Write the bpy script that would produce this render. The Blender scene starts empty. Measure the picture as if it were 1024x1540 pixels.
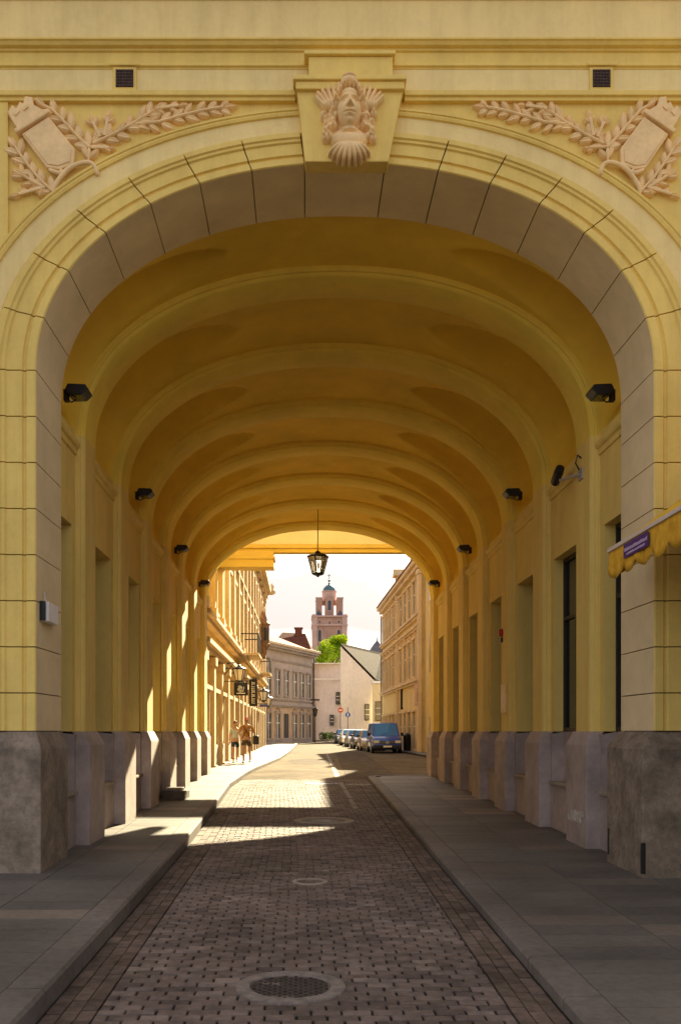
import bpy, bmesh, math, random
from mathutils import Vector, Matrix
random.seed(7)
PI=math.pi; R=math.radians
SC=bpy.context.scene; COL=SC.collection
# ------------------------------------------------------------------ camera
F=1400.0
cd=bpy.data.cameras.new('camera'); cam=bpy.data.objects.new('camera',cd); COL.objects.link(cam)
cam.location=(0,0,1.75); cam.rotation_euler=(R(90),0,0)
cd.sensor_fit='VERTICAL'; cd.sensor_height=36; cd.lens=F/1540*36
cd.shift_y=330/1540; cd.shift_x=55/1540; cd.clip_start=.05; cd.clip_end=3000
SC.camera=cam
# ------------------------------------------------------------------ light
SUN_EL=26.4; SUN_AZ=13.0          # degrees; azimuth to the right of straight ahead (+Y)
sd=bpy.data.lights.new('sun','SUN'); sd.energy=5.0; sd.angle=R(.5); sd.color=(1,.85,.55)
sun=bpy.data.objects.new('sun',sd); COL.objects.link(sun)
d=Vector((math.sin(R(SUN_AZ))*math.cos(R(SUN_EL)),math.cos(R(SUN_AZ))*math.cos(R(SUN_EL)),math.sin(R(SUN_EL))))
sun.rotation_euler=d.to_track_quat('Z','Y').to_euler(); sun.location=(20,60,40)
W=bpy.data.worlds.new('World'); SC.world=W; W.use_nodes=True
nt=W.node_tree; nt.nodes.clear(); N=nt.nodes.new; LK=nt.links.new
out=N('ShaderNodeOutputWorld'); bg=N('ShaderNodeBackground'); sky=N('ShaderNodeTexSky')
sky.sky_type='NISHITA'; sky.sun_disc=False; sky.sun_elevation=R(SUN_EL); sky.sun_rotation=R(SUN_AZ)
sky.dust_density=2.5; sky.air_density=1.0; sky.ozone_density=1.0
bg.inputs['Strength'].default_value=.0605
tc=N('ShaderNodeTexCoord'); mp=N('ShaderNodeMapping'); mp.inputs['Scale'].default_value=(2,2,7)
nz=N('ShaderNodeTexNoise'); nz.inputs['Scale'].default_value=1.6; nz.inputs['Detail'].default_value=6
cr=N('ShaderNodeValToRGB'); cr.color_ramp.elements[0].position=.34; cr.color_ramp.elements[0].color=(.45,.45,.45,1)
cr.color_ramp.elements[1].position=.62; cr.color_ramp.elements[1].color=(.97,.97,.97,1)
mx=N('ShaderNodeMixRGB'); mx.inputs['Color2'].default_value=(3.30,2.95,2.88,1)
LK(tc.outputs['Generated'],mp.inputs['Vector']); LK(mp.outputs[0],nz.inputs['Vector']); LK(nz.outputs['Fac'],cr.inputs[0])
LK(cr.outputs[0],mx.inputs['Fac']); LK(sky.outputs[0],mx.inputs['Color1'])
sx=N('ShaderNodeSeparateXYZ'); LK(tc.outputs['Generated'],sx.inputs[0])     # thin cloud: bright low down, thinner overhead
zr=N('ShaderNodeValToRGB'); zr.color_ramp.elements[0].position=.06; zr.color_ramp.elements[0].color=(.80,.80,.80,1); em=zr.color_ramp.elements.new(.34); em.color=(1.22,1.2,1.18,1)
zr.color_ramp.elements[2].position=.9; zr.color_ramp.elements[2].color=(.74,.76,.80,1)
LK(sx.outputs['Z'],zr.inputs[0]); zm=N('ShaderNodeMixRGB'); zm.blend_type='MULTIPLY'; zm.inputs['Fac'].default_value=1
LK(mx.outputs[0],zm.inputs['Color1']); LK(zr.outputs[0],zm.inputs['Color2']); LK(zm.outputs[0],bg.inputs['Color']); LK(bg.outputs[0],out.inputs[0])
SC.view_settings.view_transform='Standard'; SC.view_settings.look='None'; SC.view_settings.gamma=1
SC.view_settings.exposure=2.32
SC.render.engine='CYCLES'; SC.cycles.max_bounces=10; SC.cycles.diffuse_bounces=7

# ------------------------------------------------------------------ materials
def mat(name,col,rough=.8,var=.12,scale=3.0,bump=.0,bscale=40,col2=None,spec=.3,metal=0,emit=0,dirt=0,streak=None,trans=0):
    m=bpy.data.materials.new(name); m.use_nodes=True; t=m.node_tree; b=t.nodes['Principled BSDF']
    b.inputs['Roughness'].default_value=rough; b.inputs['Metallic'].default_value=metal
    b.inputs['Specular IOR Level'].default_value=spec
    if trans: b.inputs['Transmission Weight'].default_value=trans
    n=t.nodes.new; l=t.links.new
    c=n('ShaderNodeTexCoord'); mpn=n('ShaderNodeMapping'); l(c.outputs['Object'],mpn.inputs['Vector'])
    if streak: mpn.inputs['Scale'].default_value=streak
    a=n('ShaderNodeTexNoise'); a.inputs['Scale'].default_value=scale; a.inputs['Detail'].default_value=7; a.inputs['Roughness'].default_value=.6
    l(mpn.outputs[0],a.inputs['Vector'])
    r=n('ShaderNodeValToRGB'); r.color_ramp.elements[0].position=.32; r.color_ramp.elements[1].position=.68
    k2=col2 or tuple(x*(1-var*1.6) for x in col)
    r.color_ramp.elements[0].color=(*k2,1); r.color_ramp.elements[1].color=(*[min(1,x*(1+var*.4)) for x in col],1)
    l(a.outputs['Fac'],r.inputs[0]); last=r.outputs[0]
    if dirt:
        q=n('ShaderNodeTexNoise'); q.inputs['Scale'].default_value=scale*4.3; q.inputs['Detail'].default_value=8; q.inputs['Roughness'].default_value=.7
        l(c.outputs['Object'],q.inputs['Vector'])
        rr=n('ShaderNodeValToRGB'); rr.color_ramp.elements[0].position=.38; rr.color_ramp.elements[1].position=.58
        rr.color_ramp.elements[0].color=(1-dirt,1-dirt,1-dirt,1); rr.color_ramp.elements[1].color=(1,1,1,1)
        l(q.outputs['Fac'],rr.inputs[0])
        mm=n('ShaderNodeMixRGB'); mm.blend_type='MULTIPLY'; mm.inputs['Fac'].default_value=1
        l(last,mm.inputs['Color1']); l(rr.outputs[0],mm.inputs['Color2']); last=mm.outputs[0]
    if streak:     # faint rain streaks and hairline cracks
        gm=n('ShaderNodeMapping'); gm.inputs['Scale'].default_value=(5,5,.45); l(c.outputs['Object'],gm.inputs['Vector'])
        gq=n('ShaderNodeTexNoise'); gq.inputs['Scale'].default_value=1.3; gq.inputs['Detail'].default_value=8; gq.inputs['Roughness'].default_value=.7; l(gm.outputs[0],gq.inputs['Vector'])
        gr=n('ShaderNodeValToRGB'); gr.color_ramp.elements[0].position=.30; gr.color_ramp.elements[1].position=.56; gr.color_ramp.elements[0].color=(.80,.76,.70,1); gr.color_ramp.elements[1].color=(1,1,1,1); l(gq.outputs['Fac'],gr.inputs[0])
        vo=n('ShaderNodeTexVoronoi'); vo.feature='DISTANCE_TO_EDGE'; vo.inputs['Scale'].default_value=.9
        dq=n('ShaderNodeTexNoise'); dq.inputs['Scale'].default_value=3; dq.inputs['Detail'].default_value=6; l(c.outputs['Object'],dq.inputs['Vector'])
        dm=n('ShaderNodeMixRGB'); dm.inputs['Fac'].default_value=.25; l(c.outputs['Object'],dm.inputs['Color1']); l(dq.outputs['Color'],dm.inputs['Color2']); l(dm.outputs[0],vo.inputs['Vector'])
        vr=n('ShaderNodeValToRGB'); vr.color_ramp.elements[0].position=.0; vr.color_ramp.elements[1].position=.004; vr.color_ramp.elements[0].color=(.87,.84,.78,1); vr.color_ramp.elements[1].color=(1,1,1,1); l(vo.outputs['Distance'],vr.inputs[0])
        for src in (gr.outputs[0],vr.outputs[0]):
            mk=n('ShaderNodeMixRGB'); mk.blend_type='MULTIPLY'; mk.inputs['Fac'].default_value=.42; l(last,mk.inputs['Color1']); l(src,mk.inputs['Color2']); last=mk.outputs[0]
    l(last,b.inputs['Base Color'])
    if bump:
        q=n('ShaderNodeTexNoise'); q.inputs['Scale'].default_value=bscale; q.inputs['Detail'].default_value=6
        l(c.outputs['Object'],q.inputs['Vector'])
        bp=n('ShaderNodeBump'); bp.inputs['Strength'].default_value=bump; bp.inputs['Distance'].default_value=.02
        l(q.outputs['Fac'],bp.inputs['Height']); l(bp.outputs[0],b.inputs['Normal'])
    if emit:
        b.inputs['Emission Color'].default_value=(*col,1); b.inputs['Emission Strength'].default_value=emit
    return m
def attr_mat(name,cols,rough=.8,bump=.3,bscale=60,scale=5,spec=.3,dirt=.25):
    """base colour picked per piece by a random corner attribute 'tone'"""
    m=bpy.data.materials.new(name); m.use_nodes=True; t=m.node_tree; b=t.nodes['Principled BSDF']
    b.inputs['Roughness'].default_value=rough; b.inputs['Specular IOR Level'].default_value=spec
    n=t.nodes.new; l=t.links.new
    at=n('ShaderNodeAttribute'); at.attribute_name='tone'
    r=n('ShaderNodeValToRGB'); els=r.color_ramp.elements
    for i,c in enumerate(cols):
        p=i/(len(cols)-1)
        e=els[0] if i==0 else (els[len(els)-1] if i==len(cols)-1 else els.new(p))
        e.position=p; e.color=(*c,1)
    l(at.outputs['Fac'],r.inputs[0])
    c=n('ShaderNodeTexCoord'); a=n('ShaderNodeTexNoise'); a.inputs['Scale'].default_value=scale; a.inputs['Detail'].default_value=9; a.inputs['Roughness'].default_value=.65
    l(c.outputs['Object'],a.inputs['Vector'])
    rr=n('ShaderNodeValToRGB'); rr.color_ramp.elements[0].position=.35; rr.color_ramp.elements[1].position=.62
    rr.color_ramp.elements[0].color=(1-dirt,)*3+(1,); rr.color_ramp.elements[1].color=(1.0,1.0,1.0,1)
    l(a.outputs['Fac'],rr.inputs[0])
    a2=n('ShaderNodeTexNoise'); a2.inputs['Scale'].default_value=.7; a2.inputs['Detail'].default_value=4
    l(c.outputs['Object'],a2.inputs['Vector'])
    r2=n('ShaderNodeValToRGB'); r2.color_ramp.elements[0].position=.3; r2.color_ramp.elements[1].position=.7
    r2.color_ramp.elements[0].color=(.62,.60,.58,1); r2.color_ramp.elements[1].color=(1.1,1.08,1.05,1)
    l(a2.outputs['Fac'],r2.inputs[0])
    mm=n('ShaderNodeMixRGB'); mm.blend_type='MULTIPLY'; mm.inputs['Fac'].default_value=1
    m2=n('ShaderNodeMixRGB'); m2.blend_type='MULTIPLY'; m2.inputs['Fac'].default_value=1
    l(r.outputs[0],mm.inputs['Color1']); l(rr.outputs[0],mm.inputs['Color2'])
    l(mm.outputs[0],m2.inputs['Color1']); l(r2.outputs[0],m2.inputs['Color2']); l(m2.outputs[0],b.inputs['Base Color'])
    q=n('ShaderNodeTexNoise'); q.inputs['Scale'].default_value=bscale; q.inputs['Detail'].default_value=6
    l(c.outputs['Object'],q.inputs['Vector'])
    bp=n('ShaderNodeBump'); bp.inputs['Strength'].default_value=bump; bp.inputs['Distance'].default_value=.01
    l(q.outputs['Fac'],bp.inputs['Height']); l(bp.outputs[0],b.inputs['Normal'])
    return m
M={}
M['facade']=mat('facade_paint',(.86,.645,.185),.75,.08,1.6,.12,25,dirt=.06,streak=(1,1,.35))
M['frieze']=mat('frieze_paint',(.88,.705,.31),.75,.07,1.6,.12,25,dirt=.05,streak=(1,1,.35))
M['relief']=mat('relief_plaster',(.92,.67,.34),.75,.10,6,.15,60,dirt=.05)
M['soffit']=mat('jamb_paint',(.83,.68,.40),.8,.10,1.2,.12,20,dirt=.05)
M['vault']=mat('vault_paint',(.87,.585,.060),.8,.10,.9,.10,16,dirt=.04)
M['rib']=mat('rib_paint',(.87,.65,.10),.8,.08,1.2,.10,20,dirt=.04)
M['wall']=mat('passage_wall_paint',(.84,.635,.185),.8,.10,1.0,.12,20,dirt=.05,streak=(1,1,.4))
M['joint']=mat('joint_shadow_gap',(.10,.075,.04),.95,.1,4)
M['granite']=mat('rough_render_plinth',(.34,.275,.21),.9,.30,3.0,.7,80,dirt=.28)
M['plinth']=mat('mauve_plinth_paint',(.47,.39,.355),.85,.20,1.6,.25,35,dirt=.12)
M['sill']=mat('stone_sill',(.38,.33,.27),.85,.15,3,.3,40)
M['glass']=mat('dark_window_glass',(.012,.014,.02),.08,.1,2,spec=.7)
M['frame']=mat('dark_window_frame',(.03,.025,.022),.5,.1,5)
M['black']=mat('black_metal',(.012,.012,.013),.45,.1,6,spec=.4)
M['iron']=mat('cast_iron',(.07,.06,.055),.6,.3,12,.4,80,metal=.3)
M['ring']=mat('worn_concrete_ring',(.25,.215,.185),.8,.3,10,.3,60)
M['lampglass']=mat('milky_lantern_glass',(.85,.80,.70),.3,.05,5)
M['setts']=attr_mat('clay_paving_setts',[(.15,.118,.10),(.21,.162,.138),(.25,.195,.168),(.29,.235,.205)],.78,.5,90,9,dirt=.42,spec=.25)
M['gutter']=attr_mat('gutter_setts',[(.14,.108,.088),(.19,.145,.12),(.24,.185,.155)],.8,.5,90,9,dirt=.45,spec=.15)
M['bed']=mat('dark_joint_sand',(.030,.024,.02),.95,.3,8)
M['slabs']=attr_mat('granite_slabs',[(.15,.145,.138),(.17,.163,.152),(.185,.176,.162),(.205,.188,.166),(.27,.232,.195)],.62,.25,120,14,dirt=.22,spec=.12)
M['kerb']=attr_mat('granite_kerb',[(.20,.18,.165),(.235,.21,.19)],.7,.3,100,14,dirt=.25,spec=.12)
M['asphalt']=mat('pale_asphalt',(.185,.15,.105),.85,.25,.6,.5,120,dirt=.25,spec=0.02)
M['asphalt_dark']=mat('asphalt_patch',(.135,.11,.085),.85,.25,2,.5,120,dirt=.25,spec=0.02)
M['ground']=mat('town_ground',(.16,.14,.12),.95,.2,.3,spec=0.02)
M['paint_line']=mat('worn_white_paint',(.36,.34,.30),.8,.45,9,dirt=.45)
M['white']=mat('white_enamel',(.78,.77,.75),.5,.05,4)

# ------------------------------------------------------------------ mesh helpers
class MB:
    def __init__(s): s.v=[]; s.f=[]; s.t=[]
    def quad(s,a,b,c,d,t=0):
        i=len(s.v); s.v+=[a,b,c,d]; s.f.append((i,i+1,i+2,i+3)); s.t.append(t); return s
    def poly(s,pts,t=0):
        i=len(s.v); s.v+=list(pts); s.f.append(tuple(range(i,i+len(pts)))); s.t.append(t); return s
    def box(s,x0,x1,y0,y1,z0,z1,t=0):
        if x0>x1:x0,x1=x1,x0
        if y0>y1:y0,y1=y1,y0
        i=len(s.v); s.v+=[(x0,y0,z0),(x1,y0,z0),(x1,y1,z0),(x0,y1,z0),(x0,y0,z1),(x1,y0,z1),(x1,y1,z1),(x0,y1,z1)]
        for q in ((0,3,2,1),(4,5,6,7),(0,1,5,4),(1,2,6,5),(2,3,7,6),(3,0,4,7)): s.f.append(tuple(i+k for k in q)); s.t.append(t)
        return s
    def hexa(s,lo,hi,t=0):
        """lo, hi: 4 points each, same order (counter-clockwise from above)"""
        i=len(s.v); s.v+=list(lo)+list(hi)
        for q in ((0,3,2,1),(4,5,6,7),(0,1,5,4),(1,2,6,5),(2,3,7,6),(3,0,4,7)): s.f.append(tuple(i+k for k in q)); s.t.append(t)
        return s
    def loft(s,rings,closed=True,cap=True):
        n=len(rings[0]); i0=len(s.v)
        for r in rings: s.v+=list(r)
        for a in range(len(rings)-1):
            for b in range(n if closed else n-1):
                c=(b+1)%n
                s.f.append((i0+a*n+b,i0+a*n+c,i0+(a+1)*n+c,i0+(a+1)*n+b)); s.t.append(0)
        if cap and closed:
            s.f.append(tuple(i0+k for k in range(n))[::-1]); s.t.append(0)
            s.f.append(tuple(i0+(len(rings)-1)*n+k for k in range(n))); s.t.append(0)
        return s
    def tube(s,pts,r,n=8,cap=True):
        rings=[]
        pts=[Vector(p) for p in pts]
        for k,p in enumerate(pts):
            a=pts[max(0,k-1)]; b=pts[min(len(pts)-1,k+1)]; d=(b-a).normalized()
            u=d.cross(Vector((0,0,1))); 
            if u.length<.1: u=d.cross(Vector((0,1,0)))
            u.normalize(); w=d.cross(u)
            rr=r[k] if isinstance(r,(list,tuple)) else r
            rings.append([tuple(p+(u*math.cos(2*PI*j/n)+w*math.sin(2*PI*j/n))*rr) for j in range(n)])
        return s.loft(rings,cap=cap)
    def lathe(s,prof,c=(0,0,0),n=20,axis='z'):
        rings=[]
        for r,h in prof:
            ring=[]
            for j in range(n):
                a=2*PI*j/n; x,y=r*math.cos(a),r*math.sin(a)
                if axis=='z': ring.append((c[0]+x,c[1]+y,c[2]+h))
                elif axis=='y': ring.append((c[0]+x,c[1]+h,c[2]+y))
                else: ring.append((c[0]+h,c[1]+x,c[2]+y))
            rings.append(ring)
        return s.loft(rings)
    def prism(s,pts,y0,y1):
        """pts in x,z extruded along y"""
        return s.loft([[(x,y0,z) for x,z in pts],[(x,y1,z) for x,z in pts]])
ORG={}
def worg(o): return ORG.get(o.name,Vector((0,0,0))) if o else Vector((0,0,0))
def build(name,mb,m,parent=None,smooth=False,bevel=0,kind=None,angle=40,subs=0,solid=0):
    og=worg(parent)
    me=bpy.data.meshes.new(name); me.from_pydata([(v[0]-og.x,v[1]-og.y,v[2]-og.z) for v in mb.v],[],mb.f)
    if any(mb.t):
        a=me.attributes.new('tone','FLOAT','FACE'); a.data.foreach_set('value',[float(t) for t in mb.t])
    bm=bmesh.new(); bm.from_mesh(me); bmesh.ops.remove_doubles(bm,verts=bm.verts,dist=1e-5)
    bmesh.ops.recalc_face_normals(bm,faces=bm.faces); bm.to_mesh(me); bm.free()
    mm=M[m] if isinstance(m,str) else m; me.materials.append(mm)
    o=bpy.data.objects.new(name,me); COL.objects.link(o); ORG[o.name]=og
    if parent: o.parent=parent
    if smooth:
        for p in me.polygons: p.use_smooth=True
        if angle<180:
            try: me.set_sharp_from_angle(angle=R(angle))
            except Exception: pass
    if solid: q=o.modifiers.new('solid','SOLIDIFY'); q.thickness=solid
    if subs: q=o.modifiers.new('sub','SUBSURF'); q.levels=subs; q.render_levels=subs
    if bevel:
        q=o.modifiers.new('bevel','BEVEL'); q.width=bevel; q.segments=2; q.limit_method='ANGLE'; q.angle_limit=R(35)
    if kind: o['kind']=kind
    return o
def tag(o,label,cat=None,group=None,kind=None):
    if label: o['label']=label
    if cat: o['category']=cat
    if group: o['group']=group
    if kind: o['kind']=kind
    return o
def thing(name,loc,label,cat,group=None,rz=0):
    o=bpy.data.objects.new(name,None); COL.objects.link(o); o.location=loc; o.rotation_euler=(0,0,rz); o.empty_display_size=.3
    ORG[o.name]=Vector(loc)
    return tag(o,label,cat,group)
def local(name,label,cat,group=None):      # built at the origin, moved afterwards
    return thing(name,(0,0,0),label,cat,group)
def dup(src,loc,rz=None,label=None,group=None):
    def cp(o,par):
        c=o.copy(); COL.objects.link(c); c.parent=par
        for ch in o.children: cp(ch,c)
        return c
    r=cp(src,None); r.location=loc
    if rz is not None: r.rotation_euler=(0,0,rz)
    if label: r['label']=label
    if group: r['group']=group
    return r
def at(px,py,y): return Vector(((px-457)*y/F,y,1.75+(1100-py)*y/F))
def lerp(a,b,t): return a+(b-a)*t
def interp(x,pts):
    if x<=pts[0][0]: return pts[0][1]
    for (a,b),(c,e) in zip(pts,pts[1:]):
        if x<=c: return lerp(b,e,(x-a)/(c-a))
    return pts[-1][1]
GZ=[(-60,-.9),(0,0),(33,.495),(60,.52),(90,.64),(130,1.0),(400,2.2),(1500,6)]
def zg(y): return interp(y,GZ)
KL=[(-6,-1.62),(5,-1.66),(13,-1.70),(20,-1.84),(25,-1.98),(30,-1.85),(36,-1.55),(45,-1.15),(58,-.9),(95,-.5)]
def kl(y): return interp(y,KL)
def kr(y): return 1.60+.0118*y
def pl(y): return zg(y)            # left pavement
def pr(y): return zg(y)-.05        # right pavement
def rd(y): return zg(y)-.135       # road

# ------------------------------------------------------------------ ground, road, pavements
g=MB(); ys=[-60,-20,0,33,60,90,130,400,1500]
for a,b in zip(ys,ys[1:]): g.quad((-600,a,zg(a)-.3),(600,a,zg(a)-.3),(600,b,zg(b)-.3),(-600,b,zg(b)-.3))
build('ground',g,'ground',kind='structure')
# sett road as real stones
g=MB(); y=3.2; row=0; rl=.104
rng=random.Random(3)
while y<28.2:
    xa=kl(y)+.34; xb=kr(y)-.34
    x=xa-rng.random()*.02-(.1 if row%2 else 0); 
    while x<xb:
        w=.198+rng.uniform(-.004,.004)
        x0=max(x,xa); x1=min(x+w,xb)
        if x1-x0>.03:
            wide=.012 if rng.random()<(.05 if x<.5 else .13) else 0
            gx=.0055+rng.random()*.004; gy=.0044+rng.random()*.003+wide*.8
            dz=rng.uniform(-.0035,.0035); tx=rng.uniform(-.003,.003); ty=rng.uniform(-.003,.003)
            a,b,c,e=x0+gx,x1-gx,y+gy,y+rl-gy
            ch=.006; t=min(1,max(0.001,rng.gauss(.5 if x<.7 else .36,.28)))
            zc=rd(y)+dz
            def P(px,py,h): return (px,py,zc+(py-y)*.015+(px-x0)*tx*5+(py-y)*ty*5+h)
            top=[P(a+ch,c+ch,0),P(b-ch,c+ch,0),P(b-ch,e-ch,0),P(a+ch,e-ch,0)]
            mid=[P(a,c,-.007),P(b,c,-.007),P(b,e,-.007),P(a,e,-.007)]
            low=[P(a,c,-.03),P(b,c,-.03),P(b,e,-.03),P(a,e,-.03)]
            i=len(g.v); g.v+=top+mid+low
            g.f.append((i,i+1,i+2,i+3)); g.t.append(t)
            for k in range(4):
                k2=(k+1)%4
                g.f.append((i+4+k,i+4+k2,i+k2,i+k)); g.t.append(t)
                g.f.append((i+8+k,i+8+k2,i+4+k2,i+4+k)); g.t.append(t)
        x+=w
    y+=rl; row+=1
tag(build('road',g,'setts'),'brown clay sett carriageway running through the arched passage',None,kind='structure')
g=MB()
for side in (0,1):
    for r3 in range(3):
        y=3.2+r3*.05
        while y<28.2:
            L=.21+rng.uniform(-.01,.01)
            k=(lambda q: kl(q)+.02+.107*r3) if side==0 else (lambda q: kr(q)-.02-.107*(r3+1))
            t=min(1,max(.001,rng.random())); dz=rng.uniform(-.004,.004)-.003*(2-r3)
            a=.005
            lo=[(k(y)+a,y+a,rd(y)-.03),(k(y)+.107-a,y+a,rd(y)-.03),(k(y+L)+.107-a,y+L-a,rd(y+L)-.03),(k(y+L)+a,y+L-a,rd(y+L)-.03)]
            hi=[(p[0],p[1],p[2]+.03+dz) for p in lo]
            g.hexa(lo,hi,t); y+=L
build('gutter',g,'gutter',kind='structure')
g=MB()
for a in range(-6,29,1): g.quad((kl(a)-.1,a,rd(a)-.016),(kr(a)+.1,a,rd(a)-.016),(kr(a+1)+.1,a+1,rd(a+1)-.016),(kl(a+1)-.1,a+1,rd(a+1)-.016))
build('road_bed',g,'bed',kind='structure')
g=MB(); g.hexa([(-1.62,-6,rd(-6)-.02),(1.6,-6,rd(-6)-.02),(1.62,3.2,rd(3.2)-.012),(-1.64,3.2,rd(3.2)-.012)],[(-1.62,-6,rd(-6)),(1.6,-6,rd(-6)),(1.62,3.2,rd(3.2)),(-1.64,3.2,rd(3.2))])
build('road_approach',g,'setts',kind='structure')
# street beyond the passage
g=MB(); prev=None
ysr=[28.2,30,33,36,40,45,50,58,70,85,100,120,135]
for a,b in zip(ysr,ysr[1:]):
    xa=[kr(a)+.02 if a<29 else 9.5 for a in (a,b)]
    ra=kr(a) if a<29.2 else 9.4; rb=9.4
    if a<29.2: g.quad((kl(a),a,rd(a)),(kr(a),a,rd(a)),(kr(b),b,rd(b)),(kl(b),b,rd(b)))
    else: g.quad((kl(a),a,rd(a)),(9.4,a,rd(a)),(9.4,b,rd(b)),(kl(b),b,rd(b)))
g.quad((kr(30),29.3,rd(29.3)),(30,29.3,rd(29.3)),(30,34,rd(34)),(9.4,34,rd(34)))
build('street',g,'asphalt',kind='structure')
def patch(name,pts,m,h=.004,kind='structure'):
    g=MB(); g.poly([(x,y,rd(y)+h) for x,y in pts]); return build(name,g,m,kind=kind)
def blob(cx,cy,rx,ry,n=26,j=.12,seed=1):
    r=random.Random(seed); return [(cx+math.cos(2*PI*k/n)*rx*(1+r.uniform(-j,j)),cy+math.sin(2*PI*k/n)*ry*(1+r.uniform(-j,j))) for k in range(n)]
# repair strip, wide dark repairs and worn line
g=MB()
for a in range(29,60,2): 
    g.quad((1.3+.022*(a-29),a,rd(a)+.004),(2.9+.03*(a-29),a,rd(a)+.004),(2.9+.03*(a-27),a+2,rd(a+2)+.004),(1.3+.022*(a-27),a+2,rd(a+2)+.004))
build('road_repair',g,'asphalt_dark',kind='structure')
patch('road_stain',blob(.4,43,1.1,4.0,seed=4),'asphalt_dark')
g=MB()
for a,b in ((19.2,21.5),(21.7,24),(24.3,26.9)):
    g.quad((1.02,a,rd(a)+.008),(1.12,a,rd(a)+.008),(1.12,b,rd(b)+.008),(1.02,b,rd(b)+.008))
for a in range(29,56,3): g.quad((.98+.012*(a-29),a,rd(a)+.008),(1.13+.012*(a-29),a,rd(a)+.008),(1.13+.012*(a-26.4),a+2.6,rd(a+2.6)+.008),(.98+.012*(a-26.4),a+2.6,rd(a+2.6)+.008))
g.quad((1.18,25.9,rd(25.9)+.008),(1.9,25.9,rd(25.9)+.008),(1.9,26.3,rd(26.3)+.008),(1.18,26.3,rd(26.3)+.008))
build('road_marking',g,'paint_line',kind='structure')
# kerbs (stones with joints)
def kerb(name,fx,fz,side,y0,y1,w=.25,L=1.0):
    g=MB(); y=y0
    while y<y1-.05:
        b=min(y+L,y1); t=random.uniform(.05,1)
        x0,x1=fx(y),fx(b); s=side
        e=.008
        def ring(x,yy):
            zt=fz(yy); zr=rd(yy)-.05
            return [(x,yy,zr),(x,yy,zt-.025),(x+s*.02,yy,zt),(x+s*w,yy,zt),(x+s*w,yy,zr)]
        i=len(g.v); g.loft([ring(x0,y+e),ring(x1,b-e)]); g.t[-7:]=[t]*7
        y=b
    return build(name,g,'kerb',kind='structure')
kerb('kerb',kl,lambda y:pl(y)+.003,-1,-5,88)
kerb('kerb',kr,lambda y:pr(y)+.003,1,-5,28.2)
# rounded end of the right kerb
g=MB(); pts=[]
for k in range(9):
    a=PI-PI/2*k/8; pts.append((kr(28.2)+1.2+1.2*math.cos(a),28.2+1.05*math.sin(a)))
pts+= [(4.5,29.25),(6.5,29.25)]
for (x0,y0),(x1,y1) in zip(pts,pts[1:]):
    dx,dy=x1-x0,y1-y0; L=math.hypot(dx,dy); nx,ny=dy/L*.24,-dx/L*.24
    g.hexa([(x0,y0,rd(y0)-.05),(x1,y1,rd(y1)-.05),(x1+nx,y1+ny,rd(y1)-.05),(x0+nx,y0+ny,rd(y0)-.05)],[(x0,y0,pr(y0)+.003),(x1,y1,pr(y1)+.003),(x1+nx,y1+ny,pr(y1)+.003),(x0+nx,y0+ny,pr(y0)+.003)],.6)
build('kerb',g,'kerb',kind='structure')
def slabs(name,xin,xout,fz,y0,y1,rowd=.385,wd=.86,seed=1):
    g=MB(); r=random.Random(seed); y=y0; row=0
    s=1 if xout(0)>xin(0) else -1
    while y<y1:
        x=0; b=y+rowd-.009; tot=abs(xout(y)-xin(y)); off=0 if row%2 else -.0
        rw=wd
        while x<tot:
            x2=min(x+rw,tot)
            if tot-x2<.15: x2=tot
            t=min(.85,max(.001,r.gauss(.38,.2)))
            if r.random()<.035: t=1
            dz=r.uniform(-.0015,.0015)
            A,B=xin(y)+s*(x+.0045),xin(y)+s*(x2-.0045); C,D=xin(b)+s*(x2-.0045),xin(b)+s*(x+.0045)
            lo=[(A,y,fz(y)-.05),(B,y,fz(y)-.05),(C,b,fz(b)-.05),(D,b,fz(b)-.05)]
            if s<0: lo=[lo[1],lo[0],lo[3],lo[2]]
            g.hexa(lo,[(p[0],p[1],p[2]+.05+dz) for p in lo],t)
            x=x2
        y+=rowd; row+=1
    return build(name,g,'slabs',kind='structure')
slabs('pavement',lambda y:kl(y)-.255,lambda y:-4.2 if y>0 else -4.2,pl,-5,29.0,seed=5)
slabs('pavement',lambda y:kr(y)+.255,lambda y:5.3,pr,-5,28.0,wd=.95,seed=8)
g=MB()
g.poly([(kr(28)+.26,27.97,pr(28)-.002),(5.3,27.97,pr(28)-.002),(6.5,29.05,pr(29)-.002),(kr(28)+1.2,29.05,pr(29)-.002),(kr(28)+.5,28.7,pr(28.7)-.002)],.3)
build('pavement',g,'slabs',kind='structure')
slabs('pavement',lambda y:kl(y)-.255,lambda y:-3.45,pl,29.0,84,rowd=.6,wd=.8,seed=11)
slabs('pavement',lambda y:6.35-.0186*(y-58),lambda y:8.4,lambda y:zg(y)-.02,34,82,rowd=.6,wd=.8,seed=12)
g=MB()   # bed under the slabs
for (fa,fb,fz,a,b) in ((lambda y:-4.2,lambda y:kl(y)-.2,pl,-5,84),(lambda y:kr(y)+.2,lambda y:5.3,pr,-5,29)):
    for q in range(a,b,3):
        e=min(q+3,b); g.quad((fa(q),q,fz(q)-.02),(fb(q),q,fz(q)-.02),(fb(e),e,fz(e)-.02),(fa(e),e,fz(e)-.02))
build('pavement_bed',g,'bed',kind='structure')
# wider left forecourt so the pavement does not stop at the frame edge
g=MB(); g.quad((-12,-6,pl(-6)-.03),(-4.2,-6,pl(-6)-.03),(-4.2,10.5,pl(10.5)-.03),(-12,10.5,pl(10.5)-.03)).quad((5.3,-6,pr(-6)-.03),(12,-6,pr(-6)-.03),(12,10.5,pr(10.5)-.03),(5.3,10.5,pr(10.5)-.03))
build('pavement_edge',g,'slabs',kind='structure')

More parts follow.
